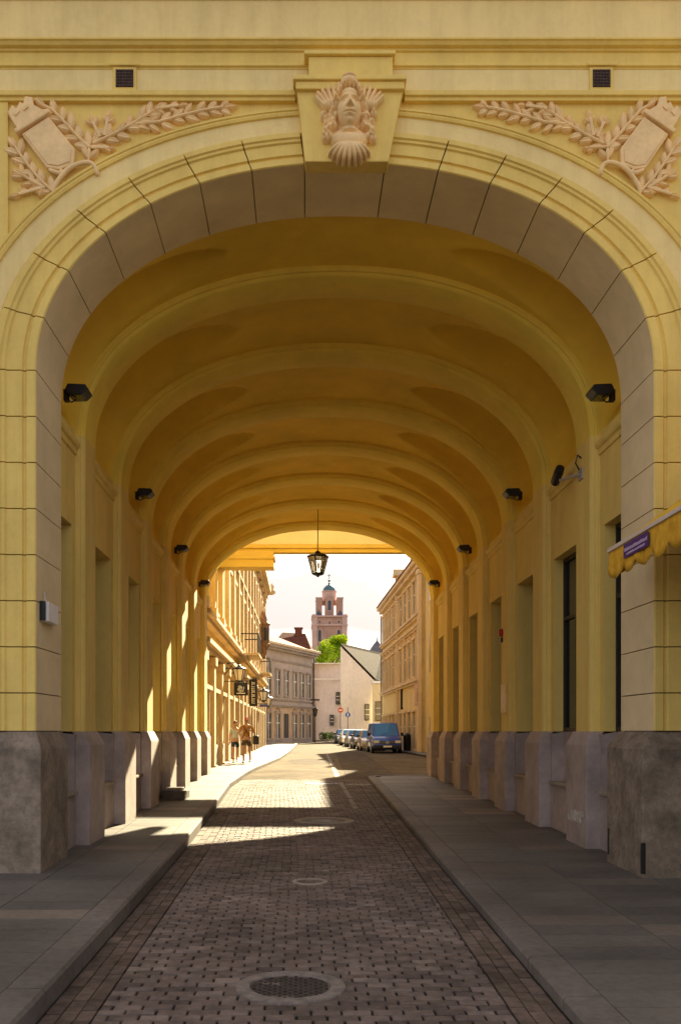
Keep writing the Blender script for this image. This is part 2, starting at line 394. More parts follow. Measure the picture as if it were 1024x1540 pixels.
# manholes
def manhole(px,py,w,label,grate=True,dark=False):
    yy=None
    s=(py-1077.5)/1.885; yy=F/s; x=(px-457)/s; r=w/s/2
    t=thing('manhole',(x,yy,rd(yy)),label,'manhole cover','covers let into the roadway')
    g=MB(); n=40; c=Vector((x,yy,rd(yy)+.004))
    slope=Vector((0,1,.015))
    def ringp(rr,h): return [(c.x+rr*math.cos(2*PI*k/n),c.y+rr*math.sin(2*PI*k/n),c.z+h+.015*rr*math.sin(2*PI*k/n)) for k in range(n)]
    g.loft([ringp(r,-.02),ringp(r*.985,.006),ringp(r*.74,.008),ringp(r*.72,-.012)],cap=False)
    build('rim',g,'iron' if dark else ('ring' if grate else 'sill'),t,smooth=True)
    g=MB(); g.loft([ringp(r*.715,-.02),ringp(r*.715,-.004),ringp(r*.2,-.003),ringp(.001,-.003)],cap=False)
    q=r*.66; st=r/11
    if grate:
        k=-int(q/st)
        while k*st<q:
            a=k*st; h=math.sqrt(max(0,q*q-a*a))
            m=-int(h/st)
            while m*st<h:
                b=m*st
                if (k+m)%2==0: g.box(x+a-st*.33,x+a+st*.33,yy+b-st*.33,yy+b+st*.33,c.z+.015*b-.01,c.z+.015*b+.004)
                m+=1
            k+=1
    build('lid',g,'iron',t)
    return t
manhole(437,1483,168,'large round grated iron cover in a pale ring nearest the viewer')
manhole(466,1325,54,'small round cover in the shaded setts midway down the passage',False)
manhole(487,1233,92,'round cover with pale rim inside the first sunlit patch',False)
manhole(485,1177,52,'dark round cover in the sunlit roadway near the far end of the passage',False,True)

# ------------------------------------------------------------------ gateway building
XC,HW=.465,3.495; ZS=5.84; ZP=1.75; EXN=2.12
GW=thing('gateway_building',(XC,10.6,0),'yellow stucco gateway building with a deep vaulted arch passage over the street','building')
def arch(th,o=0,rise=2.35,hw=HW,zs=ZS):
    c,s=math.cos(th),math.sin(th); e=2/EXN
    return (XC+(hw+o)*math.copysign(abs(c)**e,c), zs+(rise+o*.86)*abs(s)**e)
def archpath(o,rise,z0,n=64,zs=ZS,hw=HW):
    """left foot up over to right foot: list of (x,z)"""
    pts=[(XC-(hw+o),z0)]
    for k in range(n+1): pts.append(arch(PI-PI*k/n,o,rise,hw,zs))
    pts.append((XC+hw+o,z0)); return pts
# --- archivolt and jamb in separate voussoirs with real joints
YF=10.6; YB=11.64
prof=[(.0,YB),(.0,YF-.045),(.012,YF-.06),(.085,YF-.06),(.10,YF-.03),(.118,YF-.035),(.13,YF-.062),(.27,YF-.062),(.285,YF-.085),(.315,YF-.085),(.33,YF-.105),(.39,YF-.105),(.40,YF-.05),(.42,YF-.05),(.42,YF+.1)]
def ringscale(th): return 1+.22*(1-abs(math.sin(th)))   # ring is broader at the sides
quarter=[]; NQ=400; L=0; tab=[(PI/2,0)]
px=arch(PI/2)
for k in range(1,NQ+1):
    th=PI/2-PI/2*k/NQ; q=arch(th); L+=math.hypot(q[0]-px[0],q[1]-px[1]); tab.append((th,L)); px=q
def th_at(l):
    for (a,b),(c,e) in zip(tab,tab[1:]):
        if l<=e: return lerp(a,c,(l-b)/(e-b+1e-9))
    return 0
KH=.455
nseg=7; segs=[KH+(L-KH)*k/nseg for k in range(nseg+1)]
g=MB(); gs=MB()
JG=.0065
def soffit_ring_section(P,sc,side=None):
    return P
def add_seg(thA,thB,n):
    rings_f=[]; rings_s=[]
    for k in range(n+1):
        th=lerp(thA,thB,k/n); sc=ringscale(th)
        ring=[]
        for o,yy in prof[1:]:
            x,z=arch(th,o*sc); ring.append((x,yy,z))
        rings_f.append(ring)
        x,z=arch(th,0); x2,z2=arch(th,.08)
        rings_s.append([(x2,YB,z2),(x,YB,z),(x,YF-.0452,z),(x2,YF-.04,z2)])
    g.loft(rings_f,closed=True); gs.loft(rings_s,closed=True)
for side in (1,-1):
    g=MB()
    for a,b in zip(segs,segs[1:]):
        tA,tB=th_at(a+JG),th_at(b-JG)
        if side<0: tA,tB=PI-tA,PI-tB
        add_seg(tA,tB,9)
    build('archivolt',g,'facade',GW) if False else None
    # pier courses
    z=ZS; course=[(ZS-.0)]
    zs=[ZS]; q=ZS
    while q>ZP+.3: q-=.522; zs.append(q)
    zs[-1]=ZP+.002
    for zt,zb in zip(zs,zs[1:]):
        rf=[]; rs=[]
        for zz in (zt-JG,zb+JG):
            rf.append([(XC+side*(HW+o*1.22),yy,zz) for o,yy in prof[1:]])
            rs.append([(XC+side*(HW+.08),YB,zz),(XC+side*HW,YB,zz),(XC+side*HW,YF-.0452,zz),(XC+side*(HW+.08),YF-.04,zz)])
        g.loft(rf); gs.loft(rs)
    build('archivolt',g,'facade',GW)
# soffit of the keystone
tA=th_at(KH-JG); rs=[]
for k in range(9):
    th=lerp(tA,PI-tA,k/8); x,z=arch(th,0); x2,z2=arch(th,.08); rs.append([(x2,YB,z2),(x,YB,z),(x,YF-.045,z),(x2,YF-.04,z2)])
gs.loft(rs)
build('arch_soffit',gs,'soffit',GW)
# backing behind the joints
g=MB()
def sweep(g,prof,rise,z0,n=64,scf=None,cap=False):
    paths=[]
    for o,yy in prof:
        if scf:
            pts=[(XC-(HW+o*1.22),z0)]+[arch(PI-PI*k/n,o*ringscale(PI-PI*k/n),rise) for k in range(n+1)]+[(XC+(HW+o*1.22),z0)]
        else: pts=archpath(o,rise,z0,n)
        paths.append([(x,yy,z) for x,z in pts])
    m=len(paths[0]); i0=len(g.v)
    for p in paths: g.v+=p
    for a in range(len(paths)-1):
        for b in range(m-1):
            g.f.append((i0+a*m+b,i0+a*m+b+1,i0+(a+1)*m+b+1,i0+(a+1)*m+b)); g.t.append(0)
    return g
sweep(g,[(.03,YB-.02),(.03,YF-.005),(.41,YF-.005)],2.35,ZP,scf=True)
build('joint_backing',g,'joint',GW)
g=MB(); sweep(g,[(.0,YB),(.36,YB)],2.35,ZP,scf=False); sweep(g,[(.36,YB),(.36,YB+.04)],2.35,ZP)
# (rear face of the front band)
g=MB()
for side in (0,):
    sweep(g,[(.001,YB+.0),(.30,YB+.001)],2.35,ZP)
build('band_rear',g,'soffit',GW)
# flat pale band and outer moulding
g=MB(); sweep(g,[(.42,YF-.02),(.43,YF-.035),(.645,YF-.035)],2.35,ZP,scf=True); build('arch_band',g,'frieze',GW,smooth=True,angle=30)
g=MB(); sweep(g,[(.645,YF-.035),(.65,YF-.06),(.68,YF-.07),(.70,YF-.06),(.71,YF-.075),(.735,YF-.075),(.74,YF-.04),(.742,YF+.02)],2.35,ZP,scf=True); build('outer_moulding',g,'facade',GW,smooth=True,angle=30)
# facade wall with the arch hole
def spandrel(g,o,y,z0,ztop,xl,xr,rise=2.35,n=64,scale=True):
    pts=[]
    for k in range(n+1):
        th=PI-PI*k/n; pts.append(arch(th,o*(ringscale(th) if scale else 1),rise))
    for (a,b),(c,e) in zip(pts,pts[1:]): g.quad((a,y,b),(c,y,e),(c,y,ztop),(a,y,ztop))
    x0,x1=pts[0][0],pts[-1][0]
    g.quad((xl,y,z0),(x0,y,z0),(x0,y,ztop),(xl,y,ztop)); g.quad((x1,y,z0),(xr,y,z0),(xr,y,ztop),(x1,y,ztop))
g=MB(); spandrel(g,.70,YF+.005,ZP,8.95,-9,10)
build('facade_wall',g,'facade',GW)
fz=lambda py: 1.75+(1100-py)/132.08
fx=lambda px: (px-457)/132.08
# spandrel panel frames (vertical strip at the frame edge)
for xa,xb in ((-4.6,fx(14)),(fx(1043),5.4)):
    g=MB(); g.box(xa,xb,YF-.035,YF+.003,fz(380),fz(155)); build('panel_frame',g,'facade',GW,bevel=.008)
# entablature: mouldings as boxes stacked, each its own projection
def hb(name,m,z0,z1,p,xa=-9,xb=10,bev=.006):
    g=MB(); g.box(xa,xb,YF-p,YF+.002,z0,z1); return build(name,g,m,GW,bevel=bev)
kx0,kx1=fx(464),fx(588)
def hprof(name,m,pts,spans):
    g=MB()
    for xa,xb in spans: g.loft([[(xa,YF-p,z) for p,z in pts],[(xb,YF-p,z) for p,z in pts]])
    return build(name,g,m,GW,bevel=.003)
SP=[(-9,kx0-.003),(kx1+.003,10)]
hprof('architrave_moulding','facade',[(-.01,fz(156)),(.055,fz(156)),(.055,fz(151)),(.085,fz(150)),(.085,fz(143)),(.06,fz(141)),(.05,fz(140)),(-.01,fz(140))],[(-9,fx(444)),(fx(607),10)])
hb('frieze','frieze',fz(140)+.001,fz(107),.03,-9,kx0-.003); hb('frieze','frieze',fz(140)+.001,fz(107),.03,kx1+.003,10)
hprof('frieze_moulding','facade',[(-.01,fz(107)),(.035,fz(107)),(.035,fz(105)),(.06,fz(104)),(.06,fz(101)),(.045,fz(100)),(.05,fz(84)),(.075,fz(83)),(.075,fz(80)),(.12,fz(79)),(.14,fz(75)),(.16,fz(74)),(.16,fz(71)),(-.01,fz(71))],[(-9,10)])
hb('attic_band','frieze',fz(71)+.001,fz(6),.06)
hprof('cornice','facade',[(-.01,fz(6)+.001),(.09,fz(6)+.001),(.09,fz(3)),(.14,fz(1)),(.2,fz(-12)),(.3,fz(-20)),(.3,fz(-40)),(-.01,fz(-40))],[(-9,10)])
# upper storey and masses that close the block
g=MB(); g.box(-9,10,YF,29.28,fz(-40)+.002,13.2); build('upper_storey',g,'facade',GW)
for xa,xb in ((-12,XC-HW-.62),(XC+HW+.62,12)):
    g=MB(); g.box(xa,xb,YF+.25,29.26,-.5,9.3); build('wing_mass',g,'wall',GW)
g=MB(); g.box(-5.2,5.8,YF+.3,29.2,8.75,9.31); build('floor_slab',g,'wall',GW)
# square vents
for px in (189,902):
    v=MB(); x=fx(px); z=fz(122.5)
    v.box(x-.135,x+.135,YF-.05,YF-.028,z-.15,z+.135); b=build('vent',v,'facade',GW,bevel=.006)
    v=MB(); v.box(x-.17,x+.17,YF-.075,YF-.02,z+.136,z+.175); build('vent_hood',v,'facade',b,bevel=.005)
    v=MB(); v.box(x-.10,x+.10,YF-.054,YF-.045,z-.10,z+.10)
    for k in range(6): v.box(x-.095,x+.095,YF-.064,YF-.05,z-.09+k*.034,z-.078+k*.034)
    for k in range(6): v.box(x-.09+k*.034,x-.084+k*.034,YF-.067,YF-.06,z-.095,z+.095)
    build('vent_grille',v,mat('brown_grille',(.09,.055,.045),.7,.3,30),b)
# keystone
g=MB(); kd=(YF-.17)/10.6
kq=lambda px,py:((px-457)*(YF-.17)/F,1.75+(1100-py)*(YF-.17)/F)
kp=[kq(459,243),kq(584,243),(fx(603),fz(152)),(fx(447),fz(152))]
g.prism(kp,YF-.17,YF+.05); key=build('keystone',g,'facade',GW,bevel=.012)
g=MB(); g.box(fx(445),fx(605),YF-.22,YF+.02,fz(153.5),fz(142)); g.box(fx(441),fx(608),YF-.25,YF+.02,fz(142),fz(135)); build('keystone_cap',g,'facade',GW,bevel=.01)
g=MB(); g.box(kx0,kx1,YF-.19,YF+.02,fz(134.8),fz(103)); build('keystone_block',g,'facade',GW,bevel=.008)
g=MB(); g.box(kx0-.05,kx1+.03,YF-.23,YF+.02,fz(102.8),fz(97)); build('keystone_top_moulding',g,'facade',GW,bevel=.008)
# mask head as a sculpted height field (crop units of 1/7.314 px)
def U(u,v): return ((460+u/7.314-457)*(YF-.24)/F, 1.75+(1100-86-v/7.314)*(YF-.24)/F)
def make_mask():
    el=[]  # (cx,cy,rx,ry,rot,base,height)
    def E(cx,cy,rx,ry,h,b=0,rot=0): el.append((cx,cy,rx,ry,math.cos(R(rot)),math.sin(R(rot)),h,b))
    rm=random.Random(5)
    E(478,560,160,330,.10)                       # core
    E(474,600,140,205,.235,.03)                   # face
    E(474,460,124,84,.21,.02); E(474,430,172,120,.09,.04)
    for k in range(9):
        an=R(-84+21*k); E(474+148*math.sin(an),515-138*math.cos(an),31,36,.20,.03,rm.uniform(-40,40))                   # forehead
    E(474,300,108,62,.14,.06); E(474,258,86,22,.10,.11); E(640,700,120,230,.03); E(310,700,120,230,.03); E(640,450,150,190,.03); E(310,450,150,190,.03)   # diadem
    E(478,890,215,120,.12,.02)                   # neck / bust
    E(480,830,110,90,.11,.03)
    for sx in (-1,1):                            # wings of the headdress: layered feathers
        for k in range(6):
            an=R(0+8*k); ln=172-9*k; bx,by=474+sx*(112+k*24),600-k*4
            E(bx+sx*math.sin(an)*ln,by-math.cos(an)*ln,25,ln+14,.115-.008*k,.02,sx*(8*k))
            E(bx+sx*math.sin(an)*ln*.5,by-math.cos(an)*ln*.5,27,ln*.55,.14-.008*k,.02,sx*(8*k))
        for (a,b) in ((150,500),(165,570),(190,640),(175,700),(205,760),(235,700),(240,800),(205,850),(260,620),(250,875),(150,640),(155,740)):
            E(474+sx*(a+8)+rm.uniform(-6,6),b+rm.uniform(-10,10),44,48,.085,.03,rm.uniform(-30,30))
            E(474+sx*(a+12)+rm.uniform(-14,14),b+rm.uniform(-20,20),20,38,.11,.03,rm.uniform(-50,50))
        for k in range(5): E(474+sx*(44+k*24),372+k*k*7,26,30,.235-.018*k,.03,sx*35)
    for k in range(9):                           # shell collar flutes
        a=R(-62+k*15.5); E(478+math.sin(a)*150,975+math.cos(a)*60,36,118,.13,.03,math.degrees(-a)*1.0)
    def h(u,v):
        m=-1
        for cx,cy,rx,ry,c,s,hh,b in el:
            dx,dy=u-cx,v-cy; p=(dx*c+dy*s)/rx; q=(-dx*s+dy*c)/ry; r2=p*p+q*q
            if r2<1: m=max(m,b*min(1,(1-r2)*4)+hh*math.sqrt(1-r2))
        if m<0: return m
        def G(cx,cy,sx,sy,a): return a*math.exp(-((u-cx)/sx)**2-((v-cy)/sy)**2)
        m+=G(476,575,15,62,.036)+G(477,632,28,16,.065)+G(477,656,34,8,-.03)+G(450,640,12,10,.014)+G(504,640,12,10,.014)
        m+=G(410,556,40,26,-.075)+G(542,556,40,26,-.075)+G(410,562,23,12,.070)+G(542,562,23,12,.070)
        m+=G(408,520,46,10,.026)+G(544,520,46,10,.026)
        m+=G(478,684,46,7,.014)+G(478,695,52,5,-.034)+G(478,709,36,8,.016)+G(478,730,40,9,-.012)+G(478,765,34,22,.018)
        m+=G(410,660,34,40,.014)+G(545,660,34,40,.014)
        m+=G(478,835,120,18,-.05)
        m+=G(474,345,100,9,-.03)
        return m
    nu,nv=130,170; u0,u1,v0,v1=110,850,200,1160
    g=MB(); idx={}
    for i in range(nu+1):
        for j in range(nv+1):
            u=lerp(u0,u1,i/nu); v=lerp(v0,v1,j/nv); H=h(u,v); x,z=U(u,v)
            idx[i,j]=(len(g.v),H); g.v.append((x,YF-.165-max(-.02,H),z))
    for i in range(nu):
        for j in range(nv):
            q=[idx[i,j],idx[i+1,j],idx[i+1,j+1],idx[i,j+1]]
            if max(a[1] for a in q)>0: g.f.append(tuple(a[0] for a in q)); g.t.append(0)
    return build('mask_head',g,'relief',GW,smooth=True,angle=180)
make_mask()
# --- trophies with laurel in the spandrels
def make_trophy(mir,label):
    def T(u,v):
        px=u/2.926; py=140+v/2.926
        if mir: px=1034-.908*px
        return fx(px),fz(py)
    x0,z0=T(200,240)
    t=thing('trophy_relief',(x0,YF,z0),label,'relief','plaster trophies over the arch')
    def slab(pts,h0,h1,name,bev=.008,m='relief'):
        g=MB(); g.prism([T(*p) for p in pts],YF-h1,YF-h0); return build(name,g,m,t,bevel=bev)
    slab([(105,197),(222,120),(338,262),(332,330),(268,352),(214,345)],-.01,.075,'tablet',.014)
    slab([(118,200),(218,136),(322,265),(318,320),(266,338),(220,332)],.074,.086,'tablet_field',.006)
    slab([(74,184),(86,200),(234,108),(222,92)],-.01,.11,'tablet_rim',.012)
    slab([(44,104),(66,72),(82,88),(98,56),(112,66),(120,34),(152,38),(158,70),(206,96),(88,176),(70,150)],-.01,.085,'crown_tower',.012)
    slab([(70,110),(92,90),(100,104),(80,124)],.085,.10,'crown_tower_band',.004); slab([(108,86),(130,70),(138,84),(116,102)],.085,.10,'crown_tower_band',.004)
    leaves=MB()
    def leaf(u,v,ang,ln,w,h=.045,base=.03):
        # pointed, ridged leaf lying on the field
        n=8; ca,sa=math.cos(R(ang)),math.sin(R(ang)); rows=[]
        for k in range(n+1):
            q=k/n; wd=w*math.sin(PI*min(1,q*.96+.02))**.8
            cu,cv=u+ca*ln*q,v-sa*ln*q; nu_,nv_=sa*wd,ca*wd
            hh=h*(.4+.6*math.sin(PI*q))
            pts=[]
            for s_,hq in ((-1,-.01-base),(-.85,.35*hh),(-.4,.85*hh),(0,.55*hh),(.4,.85*hh),(.85,.35*hh),(1,-.01-base)):
                x,z=T(cu+nu_*s_,cv+nv_*s_); pts.append((x,YF-base-hq,z))
            rows.append(pts)
        leaves.loft(rows,closed=False,cap=False)
    def branch(pts,w=7,step=44,ln=62,lw=15,sd=1,both=True,base=.03):
        ln*=1.12; lw*=.98; step=max(step,54)
        r=random.Random(sd); tot=0; pv=None; side=1
        P=[Vector(p) for p in pts]; seg=[(a,b,(b-a).length) for a,b in zip(P,P[1:])]; L=sum(s[2] for s in seg); d=0
        stem=[]
        while d<=L:
            q=d
            for a,b,l in seg:
                if q<=l: p=a.lerp(b,q/l); dr=(b-a).normalized(); break
                q-=l
            else: p=P[-1]; dr=(P[-1]-P[-2]).normalized()
            an=math.degrees(math.atan2(-dr.y,dr.x))
            for s in ((1,-1) if both else (side,)):
                leaf(p.x,p.y,an+s*r.uniform(24,46),ln*r.uniform(.85,1.15),lw*r.uniform(.85,1.15),r.uniform(.03,.045),base)
            side=-side; d+=step
        leaf(P[-1].x-dr.x*6,P[-1].y-dr.y*6,an,ln,lw)
        g=[]
        for p in P:
            x,z=T(*p); g.append((x,YF-base-.02,z))
        leaves.tube(g,.018,6)
    branch([(235,440),(180,390),(132,330),(92,275),(76,248)],ln=58,lw=18,sd=2)
    branch([(205,430),(150,400),(110,375)],ln=60,lw=14,sd=21,step=50)
    branch([(200,425),(90,455)],ln=46,lw=13,sd=22,step=70,both=False)
    branch([(395,300),(400,250),(350,205),(300,150),(235,85),(200,68)],ln=66,lw=18,sd=3)
    branch([(405,250),(485,252)],ln=30,lw=12,sd=4,step=60,both=False)
    branch([(415,235),(520,185),(600,140),(680,90)],ln=66,lw=17,sd=5)
    branch([(445,205),(415,140)],ln=40,lw=12,sd=9,step=60); branch([(465,200),(480,120)],ln=40,lw=12,sd=10,step=60)
    branch([(600,150),(700,140),(800,112),(900,88),(985,74)],ln=58,lw=15,sd=6,step=40)
    branch([(690,80),(790,66)],ln=46,lw=13,sd=7,step=40)
    build('laurel',leaves,'relief',t,smooth=True,angle=60)
    g=MB()
    for pts,rr in (([(245,492),(236,440),(262,400),(300,350),(345,325),(400,315),(425,330),(438,382)],.028),([(215,345),(270,375),(300,350)],.026),([(262,400),(290,350),(250,330)],.02),([(395,318),(400,280),(398,255)],.02)):
        P=[]
        for p in pts: x,z=T(*p); P.append((x,YF-.06,z))
        g.tube(P,[rr*(1.3 if k%2 else .9) for k in range(len(P))],8)
    build('ribbon',g,'relief',t,smooth=True,angle=180,subs=1)
    return t
make_trophy(False,'left plaster trophy of a crowned tablet and laurel branches above the arch')
make_trophy(True,'right plaster trophy of a crowned tablet and laurel branches above the arch')

# --- front plinths
def plinth_block(x0,x1,y0,y1,zb,zt,m,name='plinth',ch=.2,pr_=.0,parent=GW,inset=.10,sides='xXyY'):
    """block whose top slopes inwards"""
    g=MB(); i=inset
    a0=x0+(i if 'x' in sides else 0); a1=x1-(i if 'X' in sides else 0); b0=y0+(i if 'y' in sides else 0); b1=y1-(i if 'Y' in sides else 0)
    lo=[(x0,y0),(x1,y0),(x1,y1),(x0,y1)]; hi=[(a0,b0),(a1,b0),(a1,b1),(a0,b1)]
    mid=[(lerp(p[0],q[0],.12),lerp(p[1],q[1],.12)) for p,q in zip(lo,hi)]
    g.loft([[(x,y,zb) for x,y in lo],[(x,y,zt-ch) for x,y in lo],[(x,y,zt-ch+.03) for x,y in mid],[(x,y,zt) for x,y in hi]])
    return build(name,g,m,parent,bevel=.012)
tl=tag(plinth_block(-5.5,XC-HW+.08,YF-.14,YB+.02,-.3,ZP,'granite',inset=.075,sides='Xy'),'rough grey render plinth')
tr=tag(plinth_block(XC+HW-.17,6.2,YF-.16,YB+.02,-.3,ZP,'granite',inset=.15,sides='xy'),'rough grey render plinth with black corner strips')
for (x,y,z0,z1) in ((XC+HW-.178,YF-.168,.15,.50),(XC+HW-.178,YB-.07,.22,.55),(4.28,YF-.168,.45,.62),(-3.47,YF-.148,.42,.66)):
    g=MB(); g.box(x-.004,x+.045,y,y+.045,z0,z1); build('corner_strip',g,'black',GW,bevel=.008)

# --- ribs, pilasters, vault bays, bay walls
RY=[12.84,15.40,17.98,20.56,23.14,25.72]; RW=.80; YE=28.4; YEE=29.3; RR=2.22
starts=[YB]+[y+RW for y in RY]; ends=RY+[YE]
def rib(y0,y1,name='transverse_arch'):
    pf=[(.26,y0),(.075,y0),(.058,y0+.012),(.055,y0+.045),(.045,y0+.05),(.018,y0+.06),(.0,y0+.085),(.0,y1-.085),(.018,y1-.06),(.045,y1-.05),(.055,y1-.045),(.058,y1-.012),(.075,y1),(.26,y1)]
    g=MB(); n=72; paths=[]
    for o,yy in pf: paths.append([(x,yy,z) for x,z in [arch(PI-PI*k/n,o,RR) for k in range(n+1)]])
    m=n+1; i0=0
    for p in paths: g.v+=p
    for a in range(len(paths)-1):
        for b in range(n): g.f.append((a*m+b,a*m+b+1,(a+1)*m+b+1,(a+1)*m+b)); g.t.append(0)
    build(name,g,'rib',GW,smooth=True,angle=35)
    for s in (-1,1):
        g=MB(); ring=lambda z:[(XC+s*(HW+o),yy,z) for o,yy in pf]
        g.loft([ring(ZP+.001),ring(ZS)],closed=True,cap=False)
        build('pilaster',g,'wall',GW)
        zb=(pl if s<0 else pr)(y0)-.15
        xa,xb=XC+s*(HW-.10),XC+s*(HW+.22)
        pb=plinth_block(min(xa,xb),max(xa,xb),y0-.09,y1+.09,zb,ZP,'plinth','pilaster_plinth',ch=.19,inset=.085,sides=('X' if s<0 else 'x')+'yY')
for y in RY: rib(y,y+RW)
rib(YE,YEE,'end_arch')
def bay(y0,y1):
    g=MB(); nu,nt_=32,128; rows=[]
    for a in range(nu+1):
        u=-1+2*a/nu; y=lerp(y0,y1,a/nu); row=[]
        for b in range(nt_+1):
            th=PI-PI*b/nt_; q=min(th,PI-th)/(PI/2); tm=.74; off=.14
            e2=1-(q/tm)**2-(u*u)*.985
            if q<tm and e2>0:
                bf=min(1,q/.22); bf=bf*bf*(3-2*bf)
                off+=.60*math.sqrt(e2)*(.12+.88*bf)
            off+=.035*(1-u*u)
            row.append((*arch(th,off-(.125*(1-a/nu) if y0==YB else 0),lerp(2.36,RR,a/nu) if y0==YB else RR),y))
        rows.append([(x,yy,z) for x,z,yy in row])
    g.loft(rows,closed=False,cap=False)
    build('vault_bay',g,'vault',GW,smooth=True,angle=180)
WO=.12
def bay_wall(y0,y1,s,idx):
    X=XC+s*(HW+WO); zf=pl if s<0 else pr
    ya=y0+.22 if idx else y0+.05; yb=y1-.17; zs_=ZP-.86; zh=4.56; dp=.20 if (s>0 and idx<2) else (.235 if (s<0 and idx==4) else .34)
    zb=zf(y0)-.2
    g=MB()
    q=lambda a,b,c,d:g.quad((X,a,c),(X,b,c),(X,b,d),(X,a,d))
    q(y0,y1,zh,ZS+.03); q(y0,ya,ZP,zh); q(yb,y1,ZP,zh)
    X2=X+s*dp
    g.quad((X,ya,ZP),(X2,ya,ZP),(X2,ya,zh),(X,ya,zh)); g.quad((X,yb,ZP),(X2,yb,ZP),(X2,yb,zh),(X,yb,zh)); g.quad((X,ya,zh),(X2,ya,zh),(X2,yb,zh),(X,yb,zh))
    build('passage_wall',g,'wall',GW)
    g=MB(); Xp=X-s*.03
    def qp(a,b,c,d,x=Xp): g.quad((x,a,c),(x,b,c),(x,b,d),(x,a,d))
    qp(y0,y1,zb,zs_); qp(y0,ya,zs_,ZP-.04); qp(yb,y1,zs_,ZP-.04)
    for a,b in ((y0,ya),(yb,y1)): g.quad((Xp,a,ZP-.04),(Xp,b,ZP-.04),(X,b,ZP),(X,a,ZP))
    for e in (ya,yb): g.quad((Xp,e,zs_),(X2,e,zs_),(X2,e,ZP),(Xp,e,ZP-.04))
    g.quad((Xp,ya,zs_),(X2,ya,zs_),(X2,yb,zs_),(Xp,yb,zs_)); g.quad((X2-s*.03,ya,zs_),(X2-s*.03,yb,zs_),(X2-s*.03,yb,ZP),(X2-s*.03,ya,ZP)); g.quad((X2-s*.03,ya,ZP),(X2-s*.03,yb,ZP),(X2,yb,ZP),(X2,ya,ZP))
    build('passage_plinth',g,'plinth',GW)
    g=MB(); w=.06
    def fr(a,b,c,d): g.box(X2-s*.045,X2+s*.02,a,b,c,d)
    fr(ya,ya+w,ZP,zh); fr(yb-w,yb,ZP,zh); fr(ya+w,yb-w,zh-w,zh); fr(ya+w,yb-w,ZP+.001,ZP+w); fr(ya+w,yb-w,3.55,3.61); ym=(ya+yb)/2; fr(ym-.025,ym+.025,ZP+w,3.55)
    wn=build('window',g,'frame',GW,bevel=.005)
    g=MB(); g.quad((X2,ya,ZP),(X2,yb,ZP),(X2,yb,zh),(X2,ya,zh)); build('pane',g,'glass',wn)
    g=MB(); g.box(Xp-s*.055,X2-s*.034,ya+.002,yb-.002,zs_+.003,zs_+.055); build('sill',g,'sill',wn,bevel=.008)
    # impost ledge across the bay
    g=MB(); z=5.66
    pts=[(-.01,z-.11),(.025,z-.10),(.03,z-.03),(.06,z-.01),(.075,z+.02),(.075,z+.06),(.03,z+.09),(-.01,z+.10)]
    g.loft([[(X-s*p,y0,zz) for p,zz in pts],[(X-s*p,y1,zz) for p,zz in pts]]); build('impost_moulding',g,'wall',GW)
for i,(a,b) in enumerate(zip(starts,ends)):
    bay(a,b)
    for s in (-1,1): bay_wall(a,b,s,i)
# far end wall round the exit arch, and the rear of the front band
g=MB(); spandrel(g,.15,YEE-.02,-.3,9.4,-9,10,rise=RR,scale=False); build('rear_wall',g,'facade',GW)

# ------------------------------------------------------------------ fittings in the passage
def floodlight(s,y,label,first=None):
    X=XC+s*(HW+WO); z=6.22
    t=thing('floodlight',(X,y,z),label,'floodlight','black floodlights along the passage')
    g=MB()
    def T(p,q,h): return (X-s*p,y+q,z+h)
    # wedge shaped housing
    prof_=[(.04,-.02),(.10,-.085),(.27,-.08),(.345,-.005),(.31,.05),(.08,.06)]
    rings=[[T(p,q,h) for p,h in prof_] for q in (-.15,.15)]
    g.loft(rings); build('housing',g,'black',t,bevel=.015)
    g=MB(); g.quad(T(.12,-.12,-.088),T(.26,-.12,-.084),T(.26,.12,-.084),T(.12,.12,-.088)); build('lens',g,'glass',t)
    g=MB(); g.box(X-s*.0,X-s*.06,y-.05,y+.05,z-.13,z+.02); g.tube([T(.04,0,-.1),T(.10,0,-.14),T(.16,0,-.10)],.012,6); build('bracket',g,'black',t,bevel=.006)
    return t
ORD=('nearest','second nearest','third','farthest')
for k,y in enumerate((12.25,17.45,22.7,27.95)):
    for s in (-1,1):
        floodlight(s,y,f"{ORD[k]} black floodlight on the {'left' if s<0 else 'right'} wall of the vault")
# cctv / projector on the right pilaster
X=XC+HW; t=thing('security_camera',(X,13.55,5.50),'grey camera on a bracket, high on the right hand passage wall','camera')
c0=Vector((X-.12,13.95,5.57)); 
g=MB(); g.tube([(X+.0,13.3,5.42),(X-.08,13.45,5.44),(X-.14,13.9,5.50)],.022,8); g.box(X-.02,X+.01,13.2,13.4,5.34,5.50); build('bracket',g,mat('grey_metal',(.42,.40,.37),.5,.1,8,metal=.2),t,bevel=.004)
g=MB(); g.lathe([(.02,-.17),(.062,-.165),(.07,-.1),(.07,.15),(.055,.18),(.02,.18)],(0,0,0),14,'y')
g.v=[tuple(Matrix.Rotation(R(-25),3,'X')@Vector(v)+Vector((X-.15,14.0,5.60))) for v in g.v]; build('camera_body',g,'black',t,smooth=True,angle=50)
g=MB(); g.tube([(X-.02,13.35,5.50),(X-.05,13.42,5.62),(X-.03,13.38,5.72),(X-.01,13.3,5.66)],.012,6); build('cable',g,'black',t,smooth=True,angle=180)
